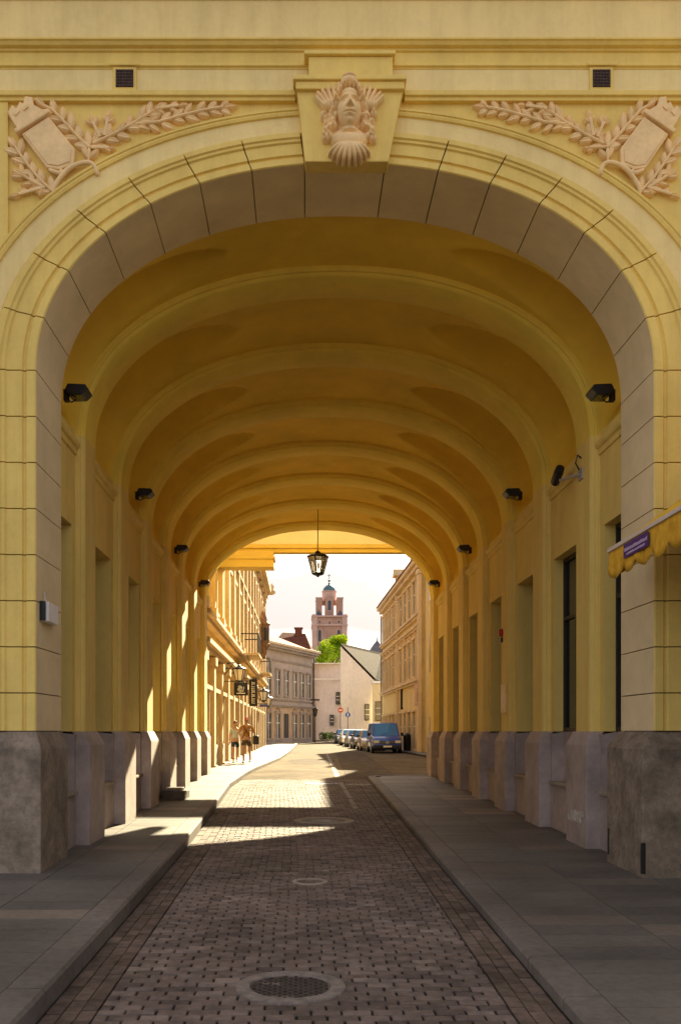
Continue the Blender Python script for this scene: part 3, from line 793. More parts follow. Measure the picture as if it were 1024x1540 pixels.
# intercom box on the left jamb
X=XC-HW; t=thing('wall_box',(X,11.0,3.2),'small pale grey box fixed to the left jamb of the arch','box')
g=MB(); g.box(X+.001,X+.09,10.74,11.18,3.02,3.25); b=build('case',g,'white',t,bevel=.012)
g=MB(); g.box(X+.001,X+.06,10.68,10.735,3.03,3.25); build('side_plate',g,'black',t,bevel=.004)
g=MB(); g.tube([(X+.02,10.82,3.26),(X+.02,10.82,3.35),(X+.04,10.82,3.37)],.018,8); build('conduit',g,mat('pink_plaster',(.6,.5,.42),.8,.1,8),t)
# notice and alarm on the right pilaster
X=XC+HW
t=thing('notice_board',(X,18.4,2.6),'narrow cream notice on the right hand passage wall','notice')
g=MB(); g.box(X-.03,X-.001,18.20,18.62,2.12,2.68); build('panel',g,mat('sunlit_cream_notice',(.85,.62,.30),.5,.1,6),t,bevel=.005)  # orange of the sunlight is put into the cream panel colour
g=MB(); g.box(X-.034,X-.031,18.25,18.57,2.2,2.5); build('sheet',g,mat('notice_sheet',(.88,.70,.42),.6,.1,9),t)
t=thing('alarm_bell',(X,18.6,3.7),'small red alarm bell above the cream notice','alarm')
g=MB(); g.lathe([(.02,0),(.08,-.0),(.085,-.03),(.06,-.07),(.01,-.085)],(X-.001,18.6,3.72),14,'x'); build('bell',g,mat('red_plastic',(.45,.03,.02),.4,.1,6),t,smooth=True)
g=MB(); g.box(X-.04,X-.001,18.55,18.65,3.53,3.62); build('bell_base',g,'black',t,bevel=.005)
# graffiti scribble on the right pilaster plinth
g=MB(); r=random.Random(9)
for k in range(7):
    y=13.4+k*.14; pts=[]
    Xg=XC+HW-.104
    for j in range(8): pts.append((Xg,y+.09*math.sin(j*1.3+k)+j*.008*0,.55+.09*math.cos(j*1.9+k*2)))
    g.tube(pts,.006,5)
g.v=[(v[0],min(v[1],13.68) if False else 12.86+(v[1]-13.3)*.74,v[2]) for v in g.v]
build('chalk_scribble',g,mat('pale_chalk',(.62,.55,.45),.9,.2,20),GW)
# stone step on the left pavement
t=thing('stone_step',(-2.75,20.2,zg(20)),'dark stone block step against the left passage wall','step')
g=MB(); g.box(-3.0,-2.52,19.7,20.6,zg(20)-.03,zg(20)+.17); build('block',g,mat('dark_stone',(.10,.08,.065),.8,.3,6,.4,40),t,bevel=.02)
g=MB(); g.box(-3.0,-2.62,19.8,20.5,zg(20)+.17,zg(20)+.23); build('tread',g,'kerb',t,bevel=.015)
# hanging lantern
def lantern_parts(t,c,w,h,metal='black',glass='lampglass',n=6):
    cx,cy,cz=c
    # tapering hexagonal body, open frame with panes
    def hexr(r,z): return [(cx+r*math.cos(2*PI*k/n+.26),cy+r*math.sin(2*PI*k/n+.26),z) for k in range(n)]
    zt,zb=cz+h*.30,cz-h*.38; rt,rb=w*.5,w*.27
    g=MB(); g.loft([hexr(rt*.93,zt),hexr(rb*.93,zb)]); build('pane',g,glass,t)
    g=MB()
    for k in range(n): g.tube([hexr(rt,zt)[k],hexr(rb,zb)[k]],w*.028,5)
    for (r,z) in ((rt,zt),(rb,zb)):
        p=hexr(r,z); g.tube(p+[p[0]],w*.035,5)
    build('frame',g,metal,t)
    g=MB(); g.loft([hexr(rt*1.1,zt+.005),hexr(rt*1.14,zt+h*.03),hexr(rt*.55,zt+h*.13),hexr(rt*.30,zt+h*.16),hexr(rt*.26,zt+h*.22),hexr(rt*.05,zt+h*.27)]); build('cap',g,metal,t)
    g=MB(); g.loft([hexr(rb*1.1,zb-.003),hexr(rb*.7,zb-h*.06),hexr(rb*.2,zb-h*.09),hexr(rb*.3,zb-h*.115),hexr(rb*.05,zb-h*.14)]); build('finial',g,metal,t)
M['clearglass']=mat('lantern_glass',(.86,.82,.74),.12,.04,5,spec=.5,trans=.75)
t=thing('hanging_lantern',(.40,26.6,6.52),'hexagonal glass lantern hanging on a rod from the far end of the vault','lantern')
lantern_parts(t,(.40,26.6,6.52),.60,.70,'black','clearglass')
g=MB(); g.tube([(.40,26.6,6.70),(.40,26.6,8.17)],.014,6); g.lathe([(.0,0),(.06,.005),(.075,-.03),(.02,-.07)],(.40,26.6,8.17),12); build('rod',g,mat('brass_rod',(.45,.30,.08),.5,.1,8,metal=.3),t)
g=MB(); g.lathe([(.015,-.1),(.028,-.08),(.035,.02),(.02,.07),(.005,.09)],(.40,26.6,6.50),10); build('bulb',g,'white',t,smooth=True)

# ------------------------------------------------------------------ awning at the right
aw=thing('awning',(3.39,8.0,3.7),'yellow scalloped shop awning with a purple label at the right edge','awning')
Mcan=mat('yellow_canvas',(.80,.50,.035),.8,.10,5,.2,60,col2=(.66,.38,.02)); Mval=mat('ochre_valance',(.80,.47,.04),.85,.2,9,.3,60,col2=(.58,.30,.02))
y0,y1=5.6,10.35; xb,zb=3.39,3.77; xw,zw=5.18,5.15
g=MB(); n=24; rows=[]
for i in range(n+1):
    y=lerp(y0,y1,i/n); rows.append([(lerp(xb,xw,k/6),y,lerp(zb,zw,k/6)-.05*math.sin(PI*k/6)+.008*math.sin(i*1.7)) for k in range(7)])
g.loft(rows,closed=False,cap=False); build('canopy',g,Mcan,aw,smooth=True,solid=.004)
g=MB(); g.box(xb-.02,xb+.02,y0,y1+.02,zb-.035,zb+.012); build('front_bar',g,mat('white_bar',(.70,.60,.50),.5,.05,6),aw,bevel=.008)
g=MB(); rows=[]; n=220
for i in range(n+1):
    y=lerp(y0,y1,i/n); q=((y1-y)/.42)%1.0
    dd=.20+.115*abs(math.sin(PI*q))**.6; wv=.012*math.sin(y*9)+.008*math.sin(y*23)
    rows.append([(xb+wv*k/4,y,zb-.036-dd*k/4) for k in range(5)])
g.loft(rows,closed=False,cap=False); build('valance',g,Mval,aw,smooth=True,solid=.004)
g=MB(); rows=[]; n=80
for i in range(n+1):
    x=lerp(xb,xw,i/n); q=((x-xb)/.42)%1.0; dd=.22+.11*abs(math.sin(PI*q))**.6; zt=lerp(zb,zw,i/n)-.05*math.sin(PI*i/n)
    rows.append([(x,y1+.004+.01*math.sin(x*11)*k/4,zt-.03-dd*k/4) for k in range(5)])
g.loft(rows,closed=False,cap=False); build('side_valance',g,Mval,aw,smooth=True,solid=.004)
g=MB(); g.tube([(3.42,9.0,3.62),(4.1,9.0,3.70),(5.18,9.0,3.85)],.02,8); g.tube([(3.42,9.05,3.74),(4.1,9.0,3.70)],.016,8); g.tube([(3.42,6.2,3.70),(5.18,6.2,3.85)],.02,8); build('folding_arm',g,'black',aw)
g=MB(); ly0,ly1=9.12,9.82; lz0,lz1=zb-.20,zb-.055
g.box(xb-.024,xb-.017,ly0,ly1,lz0,lz1); lb=build('label_patch',g,mat('purple_cloth',(.12,.045,.20),.8,.2,20),aw)
g=MB()
r=random.Random(2)
for row,(a,b,hh) in enumerate(((.04,.66,.030),(.10,.60,.018))):
    y=ly1-a; zz=lz1-.05-row*.055
    while y>ly1-b:
        w=r.uniform(.018,.034); g.box(xb-.029,xb-.0245,y-w,y,zz-hh,zz+r.uniform(-.004,.006)); y-=w+.012
build('label_lettering',g,mat('lilac_letters',(.55,.42,.62),.8,.1,20),lb)
# the wing the awning hangs on
sw=thing('shop_wing',(5.2,8,0),'yellow shop wall carrying the scalloped awning at the right','building')
g=MB(); g.box(5.2,9,4.5,10.44,-.3,6.0); build('wall',g,'facade',sw)
g=MB(); g.box(5.12,9,4.42,10.44,6.0,6.3); build('cornice',g,'frieze',sw,bevel=.03)
g=MB(); g.box(5.15,5.195,6.0,9.8,.9,3.2); f_=build('window',g,'frame',sw,bevel=.01)
g=MB(); g.box(5.14,5.149,6.1,9.7,1.0,3.1); build('pane',g,'glass',f_)

# ------------------------------------------------------------------ street buildings
def stucco(name,c,var=.12): return mat(name,c,.85,var,.6,.25,14,dirt=.10,streak=(1,1,.4))
Mpane=mat('street_window_glass',(.045,.05,.06),.15,.3,.6,spec=.6)
Mpl=mat('street_stone',(.52,.40,.31),.85,.2,2,.2,20,dirt=.15)
Mred=mat('red_roof_tiles',(.20,.075,.05),.85,.3,2.5,.6,14,dirt=.3,streak=(1,1,3),spec=0.02)
Mtan=mat('tan_sheet_roof',(.36,.185,.10),.8,.25,1.5,.2,10,dirt=.1,spec=0.02)
def facade_bits(t,L,mw,ms,rows,cornices,strips=(),skipf=None,dep=.0):
    """facade in local coords: runs along +x from 0..L, outward is -y"""
    for (z0,z1,w,xs,arched) in rows:
        for x in xs:
            g=MB(); p=.11
            g.box(x-w/2-.14,x-w/2,-p,.02,z0-.1,z1+.12); g.box(x+w/2,x+w/2+.14,-p,.02,z0-.1,z1+.12)
            g.box(x-w/2-.2,x+w/2+.2,-p-.08,.02,z1+.12,z1+.26); g.box(x-w/2-.2,x+w/2+.2,-p-.07,.02,z0-.2,z0-.1)
            if arched:
                for k in range(7):
                    a=PI*k/6; g.box(x+math.cos(a)*w*.45-.07,x+math.cos(a)*w*.45+.07,-p-.03,.02,z1+.26+math.sin(a)*.3,z1+.34+math.sin(a)*.3)
            f=build('window',g,ms,t)
            g=MB(); g.box(x-w/2,x+w/2,-.012,.02,z0,z1); pn=build('pane',g,Mpane,f)
            g=MB(); g.box(x-.03,x+.03,-.035,-.012,z0,z1); g.box(x-w/2,x-.03,-.035,-.012,z0+(z1-z0)*.62,z0+(z1-z0)*.62+.06); g.box(x+.03,x+w/2,-.035,-.012,z0+(z1-z0)*.62,z0+(z1-z0)*.62+.06); build('window_bar',g,'white',f)
    for (z,h,p) in cornices:
        g=MB(); g.box(-.05,L+.05,-p*.6,.03,z,z+h*.5); g.box(-.08,L+.08,-p,.03,z+h*.5,z+h)
        build('cornice',g,ms,t,bevel=.02)
    for (x,w,z0,z1,p) in strips:
        g=MB(); g.box(x-w/2,x+w/2,-p,.02,z0,z1); g.box(x-w/2-.08,x+w/2+.08,-p-.06,.02,z1-.3,z1-.001); g.box(x-w/2-.08,x+w/2+.08,-p-.06,.02,z0,z0+.4); build('pilaster',g,ms,t,bevel=.015)
def place(t,loc,rz):
    t.location=loc; t.rotation_euler=(0,0,rz)
# left row: local x along +Y world reversed so outward (-y local) = +x world  => rz = +90deg : local x->+Y, local y->-X
Ml=stucco('left_row_stucco',(.76,.56,.20)); Mls=stucco('left_row_trim',(.70,.52,.27))
LB=local('left_town_house','tall ochre town house with pilasters lining the left side of the street','building')
H=12.9
g=MB(); g.box(0,47,0,9,-.8,H); build('wall',g,Ml,LB)
cx_=[2+3.1*k for k in range(15)]
facade_bits(LB,47,Ml,Mls,[(.1,2.7,1.5,[c for c in cx_],0),(5.9,8.2,1.15,cx_,1),(9.3,11.2,1.1,cx_,0)],[(4.05,.35,.38),(5.0,.30,.42),(8.9,.25,.25),(12.3,.6,.7)],
  [(.45+3.1*k,.55,-.2,4.0,.22) for k in range(16)]+[(.45+3.1*k,.42,5.35,12.25,.24) for k in range(16)])
g=MB(); g.box(0,47,-.10,.02,-.8,.9); build('base_course',g,'plinth',LB,bevel=.02)
# balconies with iron brackets
for xk in (20,36):
    g=MB(); g.box(xk-1.6,xk+1.6,-1.05,-.02,5.31,5.45); b=build('balcony',g,Mls,LB,bevel=.03)
    g=MB(); 
    for k in range(14): g.box(xk-1.5+k*.23,xk-1.47+k*.23,-1.0,-.97,5.45,6.4)
    g.box(xk-1.55,xk+1.55,-1.02,-.95,6.4,6.46)
    for e in (-1.53,1.5):
        g.box(xk+e,xk+e+.04,-1.0,-.1,6.4,6.46)
    build('railing',g,M['iron'],b)
place(LB,(-3.35,29.4,.35),R(90))
# oriel ornament at the far end of the left house
g=MB(); g.lathe([(.08,-1.5),(.22,-1.2),(.25,-.9),(.48,-.5),(.5,-.42),(.42,-.38),(.42,.9),(.5,.96),(.5,1.05),(.3,1.25),(.12,1.9),(.05,2.0),(.02,2.5)],(38.5,-.4,8.2),8)
ob=build('oriel',g,mat('weathered_oriel',(.30,.17,.09),.8,.3,5),LB)
for k in (4,5,6,7):
    a_=2*PI*(k+.5)/8; cx2,cy2=38.5+.405*math.cos(a_),-.4+.405*math.sin(a_)
    g=MB(); tx,ty=-math.sin(a_)*.11,math.cos(a_)*.11; ox,oy=math.cos(a_)*.012,math.sin(a_)*.012
    g.quad((cx2-tx+ox,cy2-ty+oy,8.0),(cx2+tx+ox,cy2+ty+oy,8.0),(cx2+tx+ox,cy2+ty+oy,8.95),(cx2-tx+ox,cy2-ty+oy,8.95)); build('pane',g,Mpane,ob)
g=MB(); g.lathe([(.05,0),(.25,.1),(.3,.3),(.12,.5),(.18,.7),(.02,.95)],(46.7,-.75,12.55),12); g.tube([(46.7,.0,12.6),(46.7,-.75,12.65)],.08,8); build('corner_ornament',g,Mls,LB,smooth=True,angle=50)
# right row: outward = -x world: rz=-90: local x -> -Y, local y -> +X. origin at far end y=80
Mr=stucco('right_row_stucco',(.76,.58,.25)); Mrs=stucco('right_row_trim',(.72,.55,.33))
RB=local('right_town_house','three storey ochre town house with string courses on the right side of the street','building')
g=MB(); g.box(0,22.9,0,10,-1,11.9); build('wall',g,Mr,RB)
cx_=[1.6+2.35*k for k in range(9)]
facade_bits(RB,22.85,Mr,Mrs,[(.35,2.6,1.2,cx_,0),(5.0,7.2,1.1,cx_,1),(9.0,10.9,1.05,cx_,0)],[(4.45,.3,.28),(7.85,.25,.25),(8.5,.28,.3),(11.5,.5,.5)],
  [(11.6,.34,-.3,11.4,.2),(22.9,.34,-.3,11.4,.2),(22.5,.34,-.3,11.4,.2)])
# lower roof with dormers
g=MB(); g.loft([[(0,-.6,12.02),(0,5,14.4),(0,10.4,12.02)],[(22.9,-.6,12.02),(22.9,5,14.4),(22.9,10.4,12.02)]]); rf=build('roof',g,Mtan,RB)
for xk in (8,17):
    g=MB(); g.box(xk-.6,xk+.6,.2,2.2,12.1,13.4); g.loft([[(xk-.75,.0,13.4),(xk,.0,14.0),(xk+.75,.0,13.4)],[(xk-.75,2.4,13.4),(xk,2.4,14.0),(xk+.75,2.4,13.4)]]); build('dormer',g,Mls,rf)
g=MB(); g.tube([(0.25,-.14,-.3),(.25,-.14,11.3)],.07,8); build('downpipe',g,M['ring'],RB)
place(RB,(8.25-.0186*80,80,.30),R(-90)-.0186*-1)
# cross beam bridging the street behind the passage
YBR=35.8
BR=thing('street_bridge',(0,YBR,8),'yellow beam crossing high over the street just beyond the arch','bridge')
bz=lambda py:at(457,py,YBR).z
g=MB(); g.box(-3.3,8.4,YBR,YBR+.4,bz(831),bz(818)); g.box(-3.3,8.4,YBR-.08,YBR+.45,bz(825),bz(820)); build('beam',g,mat('ochre_beam_paint',(.60,.43,.10),.8,.08,1),BR,bevel=.02)  # even ochre, darker than the facade paint
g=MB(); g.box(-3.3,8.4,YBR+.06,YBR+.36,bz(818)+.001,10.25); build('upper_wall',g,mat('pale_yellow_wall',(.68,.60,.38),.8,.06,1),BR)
g=MB(); g.box(-3.3,at(412,0,YBR).x,YBR-.3,YBR+.5,bz(855),bz(831)-.002); g.box(-3.3,at(412,0,YBR).x+.05,YBR-.36,YBR+.56,bz(843),bz(839)); build('oriel_base',g,bpy.data.materials['ochre_beam_paint'],BR,bevel=.02)
# taller neighbour just outside the exit on the right
RN=thing('corner_town_house',(9.5,43,0),'taller ochre corner house beside the right of the arch exit','building')
g=MB(); g.box(7.42,16,34,57,-1,14.5); build('wall',g,Mr,RN)
g=MB(); g.box(7.15,16.1,33.8,57,14.5,14.9); g.box(7.3,16,33.9,57,14.2,14.499); build('cornice',g,Mrs,RN)
for y in range(36,57,3):
    for z in (.5,5.2,9.4):
        g=MB(); g.box(7.35,7.43,y-.7,y+.7,z-.1,z+2.3); f_=build('window',g,Mrs,RN)
        g=MB(); g.box(7.33,7.351,y-.5,y+.5,z,z+2.1); build('pane',g,Mpane,f_)

# grey house at the end
Mg=stucco('grey_house_stucco',(.40,.345,.335)); Mgl=stucco('grey_house_ground_floor',(.47,.35,.26)); Mgt=stucco('grey_house_trim',(.33,.285,.285))
A=Vector((-3.75,87)); B=Vector((.93,99)); dv=B-A; Lg=dv.length; ang=math.atan2(dv.y,dv.x)
GH=local('grey_house','two storey mauve grey house with an orange roof closing the left of the street','house')
Hg=8.25+1.75-.62
g=MB(); g.box(0,Lg,0,9,3.55,Hg); build('wall',g,Mg,GH)
g=MB(); g.box(0,Lg,0.0,9,-.6,3.55); build('ground_floor_wall',g,Mgl,GH)
cx_=[1.1,3.3,5.5,7.7,9.7,11.6]
facade_bits(GH,Lg,Mg,Mgt,[(4.7,7.0,.95,cx_,0),(.5,2.8,1.0,[1.1,3.3,7.7,9.7,11.6],1)],[(3.5,.28,.25),(4.1,.2,.18),(7.9,.2,.15),(8.9,.45,.7)])
g=MB(); g.box(0,Lg,-.08,.02,-.6,.5); build('base_course',g,Mgt,GH)
g=MB(); g.box(4.95,6.05,-.06,.0,-.3,2.9); dr=build('door',g,'frame',GH,bevel=.02)
g=MB(); g.lathe([(.02,0),(.04,-.03),(.02,-.06)],(5.9,-.06,1.1),8,'y'); build('handle',g,'ring',dr)
g=MB(); g.loft([[(-.4,-.75,Hg),(-.4,9.5,Hg),(-.4,5,Hg+2.6)],[(Lg+.3,-.75,Hg),(Lg+.3,9.5,Hg),(Lg-1.5,5,Hg+2.4)]]); rf=build('roof',g,Mtan,GH)
g=MB(); g.box(-.45,Lg+.35,-.85,-.6,Hg-.02,Hg+.22); build('gutter_board',g,mat('pale_gutter',(.55,.44,.32),.6,.05,3),rf,bevel=.03)
g=MB(); g.tube([(Lg-.12,-.16,Hg-.5),(Lg-.12,-.16,-.5)],.09,8); build('downpipe',g,'iron',GH)
place(GH,(A.x,A.y,zg(87)-.02),ang)
# red roofed house behind it
RH=thing('red_roof_house',(1,118,0),'house with a dark red gable roof and chimney behind the grey house','house')
P=lambda px,py,y:tuple(at(px,py,y))
g=MB(); 
a=P(415,962,116);b=P(470,982,113);c=P(478,992,124);e=P(425,968,128); r1=P(425,951,119); r2=P(459,953,118)
g.poly([a,b,r2,r1]); g.poly([b,c,r2]); g.poly([c,e,r1,r2]); g.poly([e,a,r1]); g.poly([a,e,c,b]); rf=build('roof',g,Mred,RH)
g=MB(); g.loft([[(p[0],p[1],.5) for p in (a,b,c,e)],[(p[0],p[1],p[2]-.01) for p in (a,b,c,e)]]); build('wall',g,Mg,RH)
q=at(449,957,117); g=MB(); g.box(q.x-.45,q.x+.45,117.2,118.2,q.z-1,q.z+1.0); g.box(q.x-.55,q.x+.55,117.1,118.3,q.z+1.0,q.z+1.15); build('chimney',g,Mred,rf)
# white wall and gabled white house
Mw=stucco('white_house_lime',(.80,.73,.63),.06); Mw2=stucco('rose_white_wall',(.74,.65,.60),.07); Mcream=stucco('cream_wall',(.80,.68,.42),.08)
WW=thing('white_wall_house',(3,113,0),'low flat topped rose white building below the green tree','house')
g=MB(); a=at(466,1000,114); b=at(513,1000,112.5)
g.loft([[(a.x,a.y,.3),(b.x,b.y,.3),(b.x+.2,b.y+5,.3),(a.x,a.y+5,.3)],[(a.x,a.y,a.z),(b.x,b.y,a.z),(b.x+.2,b.y+5,a.z),(a.x,a.y+5,a.z)]]); build('wall',g,Mw2,WW)
g=MB(); g.box(a.x,b.x-.05,112.25,112.48,a.z-1.9,a.z-1.75); g.box(a.x-.05,b.x-.05,112.2,114.3,a.z+.002,a.z+.12); build('string_course',g,Mw,WW)
def simple_window(t,px0,px1,py0,py1,y,ms='frame',name='window'):
    a=at(px0,py1,y); b=at(px1,py0,y); g=MB()
    g.box(a.x-.08,b.x+.08,y-.10,y+.3,a.z-.1,b.z+.1); f=build(name,g,ms,t,bevel=.02)
    g=MB(); g.box(a.x,b.x,y-.115,y-.10,a.z,b.z); build('pane',g,Mpane,f)
    for k in (1,2):
        m=MB(); m.box(a.x,b.x,y-.13,y-.115,lerp(a.z,b.z,k/3)-.03,lerp(a.z,b.z,k/3)+.03)
        build('window_bar',m,'white',f)
    return f
simple_window(WW,506,510,1042,1058,112.4); simple_window(WW,497,501,1076,1090,112.4)
WH=thing('white_gable_house',(6,110,0),'white house with a tall bare gable and steep dark tiled roof','house')
g0=at(512,972,110); g1=at(560,1021,108); s1=at(577,1021,124); b1=at(574,986,130)
s1.z=g1.z+.2; 
lo=[(g0.x,g0.y,.2),(g1.x,g1.y,.2),(s1.x,s1.y,.2),(b1.x,b1.y,.2)]
g=MB(); g.loft([lo,[tuple(g0),tuple(g1),tuple(s1),tuple(b1)]],cap=False); build('wall',g,Mw,WH)
g=MB(); up=Vector((0,-.1,.18)); ov=Vector((.35,-.5,-.35))
rp=[g0+up,g1+up+Vector((.3,-.1,-.3)),s1+up+Vector((.5,0,-.35)),b1+up]
g.loft([[tuple(p) for p in rp],[tuple(p+Vector((0,0,.18))) for p in rp]]); rf=build('roof',g,mat('brown_tiles',(.045,.028,.022),.9,.35,3,.8,12,dirt=.35,spec=.02),WH)
c0=at(561,1025,107.7); g=MB(); g.hexa([(g1.x+.02,g1.y-.25,c0.z-.25),(s1.x+.3,s1.y-.1,c0.z-.25),(s1.x,s1.y,c0.z-.25),(g1.x,g1.y+.1,c0.z-.25)],[(g1.x+.02,g1.y-.35,c0.z+.05),(s1.x+.4,s1.y-.1,c0.z+.05),(s1.x,s1.y,c0.z+.05),(g1.x,g1.y+.1,c0.z+.05)]); build('eaves_board',g,'white',WH)
simple_window(WH,549,556,1060,1082,108.3)
# annex with door in the cream wall
CA=thing('cream_annex',(9,105,0),'cream annex with a brown framed doorway beside the white gable house','house')
g=MB(); a=at(561,1024,106.5); b=at(590,1024,106.5); g.box(a.x,b.x,106.5,107.6,.2,a.z-.3); build('wall',g,Mcream,CA)
g=MB(); g.box(a.x-.1,b.x,106.3,107.9,a.z-.298,a.z-.05); build('cornice',g,'white',CA,bevel=.03)
simple_window(CA,565,573,1056,1083,106.48,mat('brown_timber',(.16,.07,.04),.6,.2,8),'door')
# slate turret
ST=thing('slate_turret',(12,150,0),'grey slate cone roof peeping over the dark tiled roof','turret')
q=at(567,985,150); g=MB(); g.lathe([(1.3,-11),(1.3,0)],tuple(q),16); build('drum',g,Mg,ST,smooth=True)
g=MB(); g.lathe([(1.55,-.1),(1.5,.15),(1.15,.9),(.6,1.7),(.1,2.3),(.04,2.9)],tuple(q),16); build('cone_roof',g,mat('slate',(.16,.16,.18),.6,.2,4),ST,smooth=True,angle=50)

# church tower
s=5.19; YT=F/s; TX=(495-457)/s
CH=thing('church_tower',(TX,YT,1.8),'pink brick church tower with a small green dome in the distance','church tower')
Mc=mat('pink_church_brick',(.52,.32,.24),.9,.15,.5,.2,4,dirt=.15); Mc2=mat('pale_church_trim',(.62,.42,.34),.9,.1,.5); Mdome=mat('green_copper',(.10,.20,.22),.5,.2,.6)
zt=lambda py:1.75+(1100-py)/s
hw=26/s
g=MB(); g.box(TX-hw+.35,TX+hw-.35,YT-hw+.35,YT+hw-.35,-1,zt(931)); build('shaft',g,Mc,CH)
for sx in (-1,1):
    for sy in (-1,1):
        g=MB(); g.box(TX+sx*hw,TX+sx*(hw-1.5),YT+sy*hw,YT+sy*(hw-1.5),-1,zt(927)); build('corner_buttress',g,Mc2,CH,bevel=.1)
        g=MB(); g.lathe([(.9,0),(1.0,.2),(.75,.9),(.3,1.4),(.1,1.7),(.03,2.3)],(TX+sx*(hw-1.9),YT+sy*(hw-1.2),zt(930)),12); build('corner_dome',g,mat('dark_slate_dome',(.09,.10,.13),.6,.2,2) if (sx,sy)==(-1,-1) else bpy.data.materials['dark_slate_dome'],CH,smooth=True)
for py in (931,944,985):
    g=MB(); g.box(TX-hw-.15,TX+hw+.15,YT-hw-.15,YT+hw+.15,zt(py),zt(py)+.45); build('string_course',g,Mc2,CH,bevel=.08)
def archwin(cx,y,z0,z1,w,m='glass'):
    pts=[(cx-w/2,z0),(cx+w/2,z0),(cx+w/2,z1)]+[(cx+math.cos(PI*k/8)*w/2,z1+math.sin(PI*k/8)*w/2) for k in range(1,8)]+[(cx-w/2,z1)]
    g=MB(); g.prism(pts,y-.12,y+.1); f=build('window',g,Mpane,CH)
    pts2=[(cx-w/2-.2,z0-.2),(cx+w/2+.2,z0-.2),(cx+w/2+.2,z1)]+[(cx+math.cos(PI*k/8)*(w/2+.2),z1+math.sin(PI*k/8)*(w/2+.2)) for k in range(1,8)]+[(cx-w/2-.2,z1)]
    g=MB(); g.prism(pts2,y-.06,y+.05); build('frame',g,Mc2,f)
for px in (480.5,508.5): archwin((px-457)/s,YT-hw+.35,zt(967),zt(952),.85); archwin((px-457)/s,YT-hw+.35,zt(940),zt(937),.45)
archwin(TX,YT-hw+.35,zt(945),zt(938),.4)
# belfry stage: four piers, arched openings, entablature
h2=20/s
for sx in (-1,1):
    for sy in (-1,1):
        g=MB(); g.box(TX+sx*h2,TX+sx*(h2-1.7),YT+sy*h2,YT+sy*(h2-1.7),zt(929),zt(903)); build('belfry_pier',g,Mc,CH,bevel=.1)
        g=MB(); g.box(TX+sx*(h2+.12),TX+sx*(h2-1.8),YT+sy*(h2+.12),YT+sy*(h2-1.8),zt(903),zt(901)); build('pier_cap',g,Mc2,CH)
h3=6.2/s
g=MB(); g.box(TX-h3,TX+h3,YT-h2+.5,YT+h2-.5,zt(929),zt(899))
g.box(TX-h2+.5,TX+h2-.5,YT-h3,YT+h3,zt(910),zt(903)); build('belfry_core',g,Mc,CH)
archwin(TX,YT-h2+.5,zt(920),zt(908),1.0)
g=MB(); g.lathe([(2.3,0),(2.35,.6),(2.05,.8),(2.0,2.6),(2.2,2.8),(2.2,3.0)],(TX,YT,zt(905)),16); build('drum',g,Mc2,CH,smooth=True,angle=30)
g=MB(); g.lathe([(1.85,0),(1.8,.6),(1.5,1.2),(1.0,1.7),(.4,1.95),(.25,2.2),(.3,2.6),(.1,2.8),(.35,3.1),(.35,3.4),(.05,3.7)],(TX,YT,zt(890)),16); dm=build('dome',g,Mdome,CH,smooth=True,angle=50)
g=MB(); g.box(TX-.07,TX+.07,YT-.07,YT+.07,zt(890)+3.6,zt(890)+5.2); g.box(TX-.45,TX+.45,YT-.07,YT+.07,zt(890)+4.6,zt(890)+4.75); build('cross',g,M['iron'],dm)

# ------------------------------------------------------------------ foliage
def leafmat(name,c1,c2):
    m=bpy.data.materials.new(name); m.use_nodes=True; t=m.node_tree; t.nodes.clear(); n=t.nodes.new; l=t.links.new
    o=n('ShaderNodeOutputMaterial'); d=n('ShaderNodeBsdfDiffuse'); tr_=n('ShaderNodeBsdfTranslucent'); x=n('ShaderNodeMixShader'); x.inputs[0].default_value=.5
    c=n('ShaderNodeTexCoord'); a=n('ShaderNodeTexNoise'); a.inputs['Scale'].default_value=.9; r=n('ShaderNodeValToRGB')
    r.color_ramp.elements[0].position=.35; r.color_ramp.elements[1].position=.65; r.color_ramp.elements[0].color=(*c1,1); r.color_ramp.elements[1].color=(*c2,1)
    l(c.outputs['Object'],a.inputs['Vector']); l(a.outputs['Fac'],r.inputs[0]); l(r.outputs[0],d.inputs[0]); l(r.outputs[0],tr_.inputs[0]); l(d.outputs[0],x.inputs[1]); l(tr_.outputs[0],x.inputs[2]); l(x.outputs[0],o.inputs[0]); return m
Mleaf=leafmat('linden_leaves',(.12,.26,.012),(.36,.46,.02)); Mhedge=leafmat('hedge_leaves',(.04,.09,.01),(.08,.16,.02))
def leaves(g,c,rx,ry,rz,n,size,r):
    for _ in range(n):
        while True:
            v=Vector((r.uniform(-1,1),r.uniform(-1,1),r.uniform(-1,1)))
            if .25<v.length<1: break
        p=Vector((c[0]+v.x*rx,c[1]+v.y*ry,c[2]+v.z*rz)); a=Vector((r.gauss(0,1),r.gauss(0,1),r.gauss(0,1))).normalized(); b=a.orthogonal().normalized(); s_=size*r.uniform(.6,1.3)
        g.quad(tuple(p-a*s_),tuple(p+b*s_*.55),tuple(p+a*s_),tuple(p-b*s_*.55))
tp=at(498,990,121); base=zg(121)
TR=thing('linden_tree',(tp.x,121,base),'bright green tree rising behind the white wall below the church tower','tree')
r=random.Random(12)
g=MB(); g.tube([(tp.x,121,base-.2),(tp.x+.1,121,4),(tp.x,121.1,7.5),(tp.x+.15,121,11)],[.34,.26,.2,.07],10)
for k in range(9):
    a=2*PI*k/9; z=5.5+k*.5; e=Vector((tp.x+math.cos(a)*2,121+math.sin(a)*1.8,z+2.3)); g.tube([(tp.x,121,z),tuple(Vector((tp.x,121,z)).lerp(e,.5)+Vector((0,0,.3))),tuple(e)],[.12,.08,.03],6)
build('trunk',g,mat('bark',(.10,.075,.05),.9,.3,6,.6,20),TR,smooth=True)
g=MB()
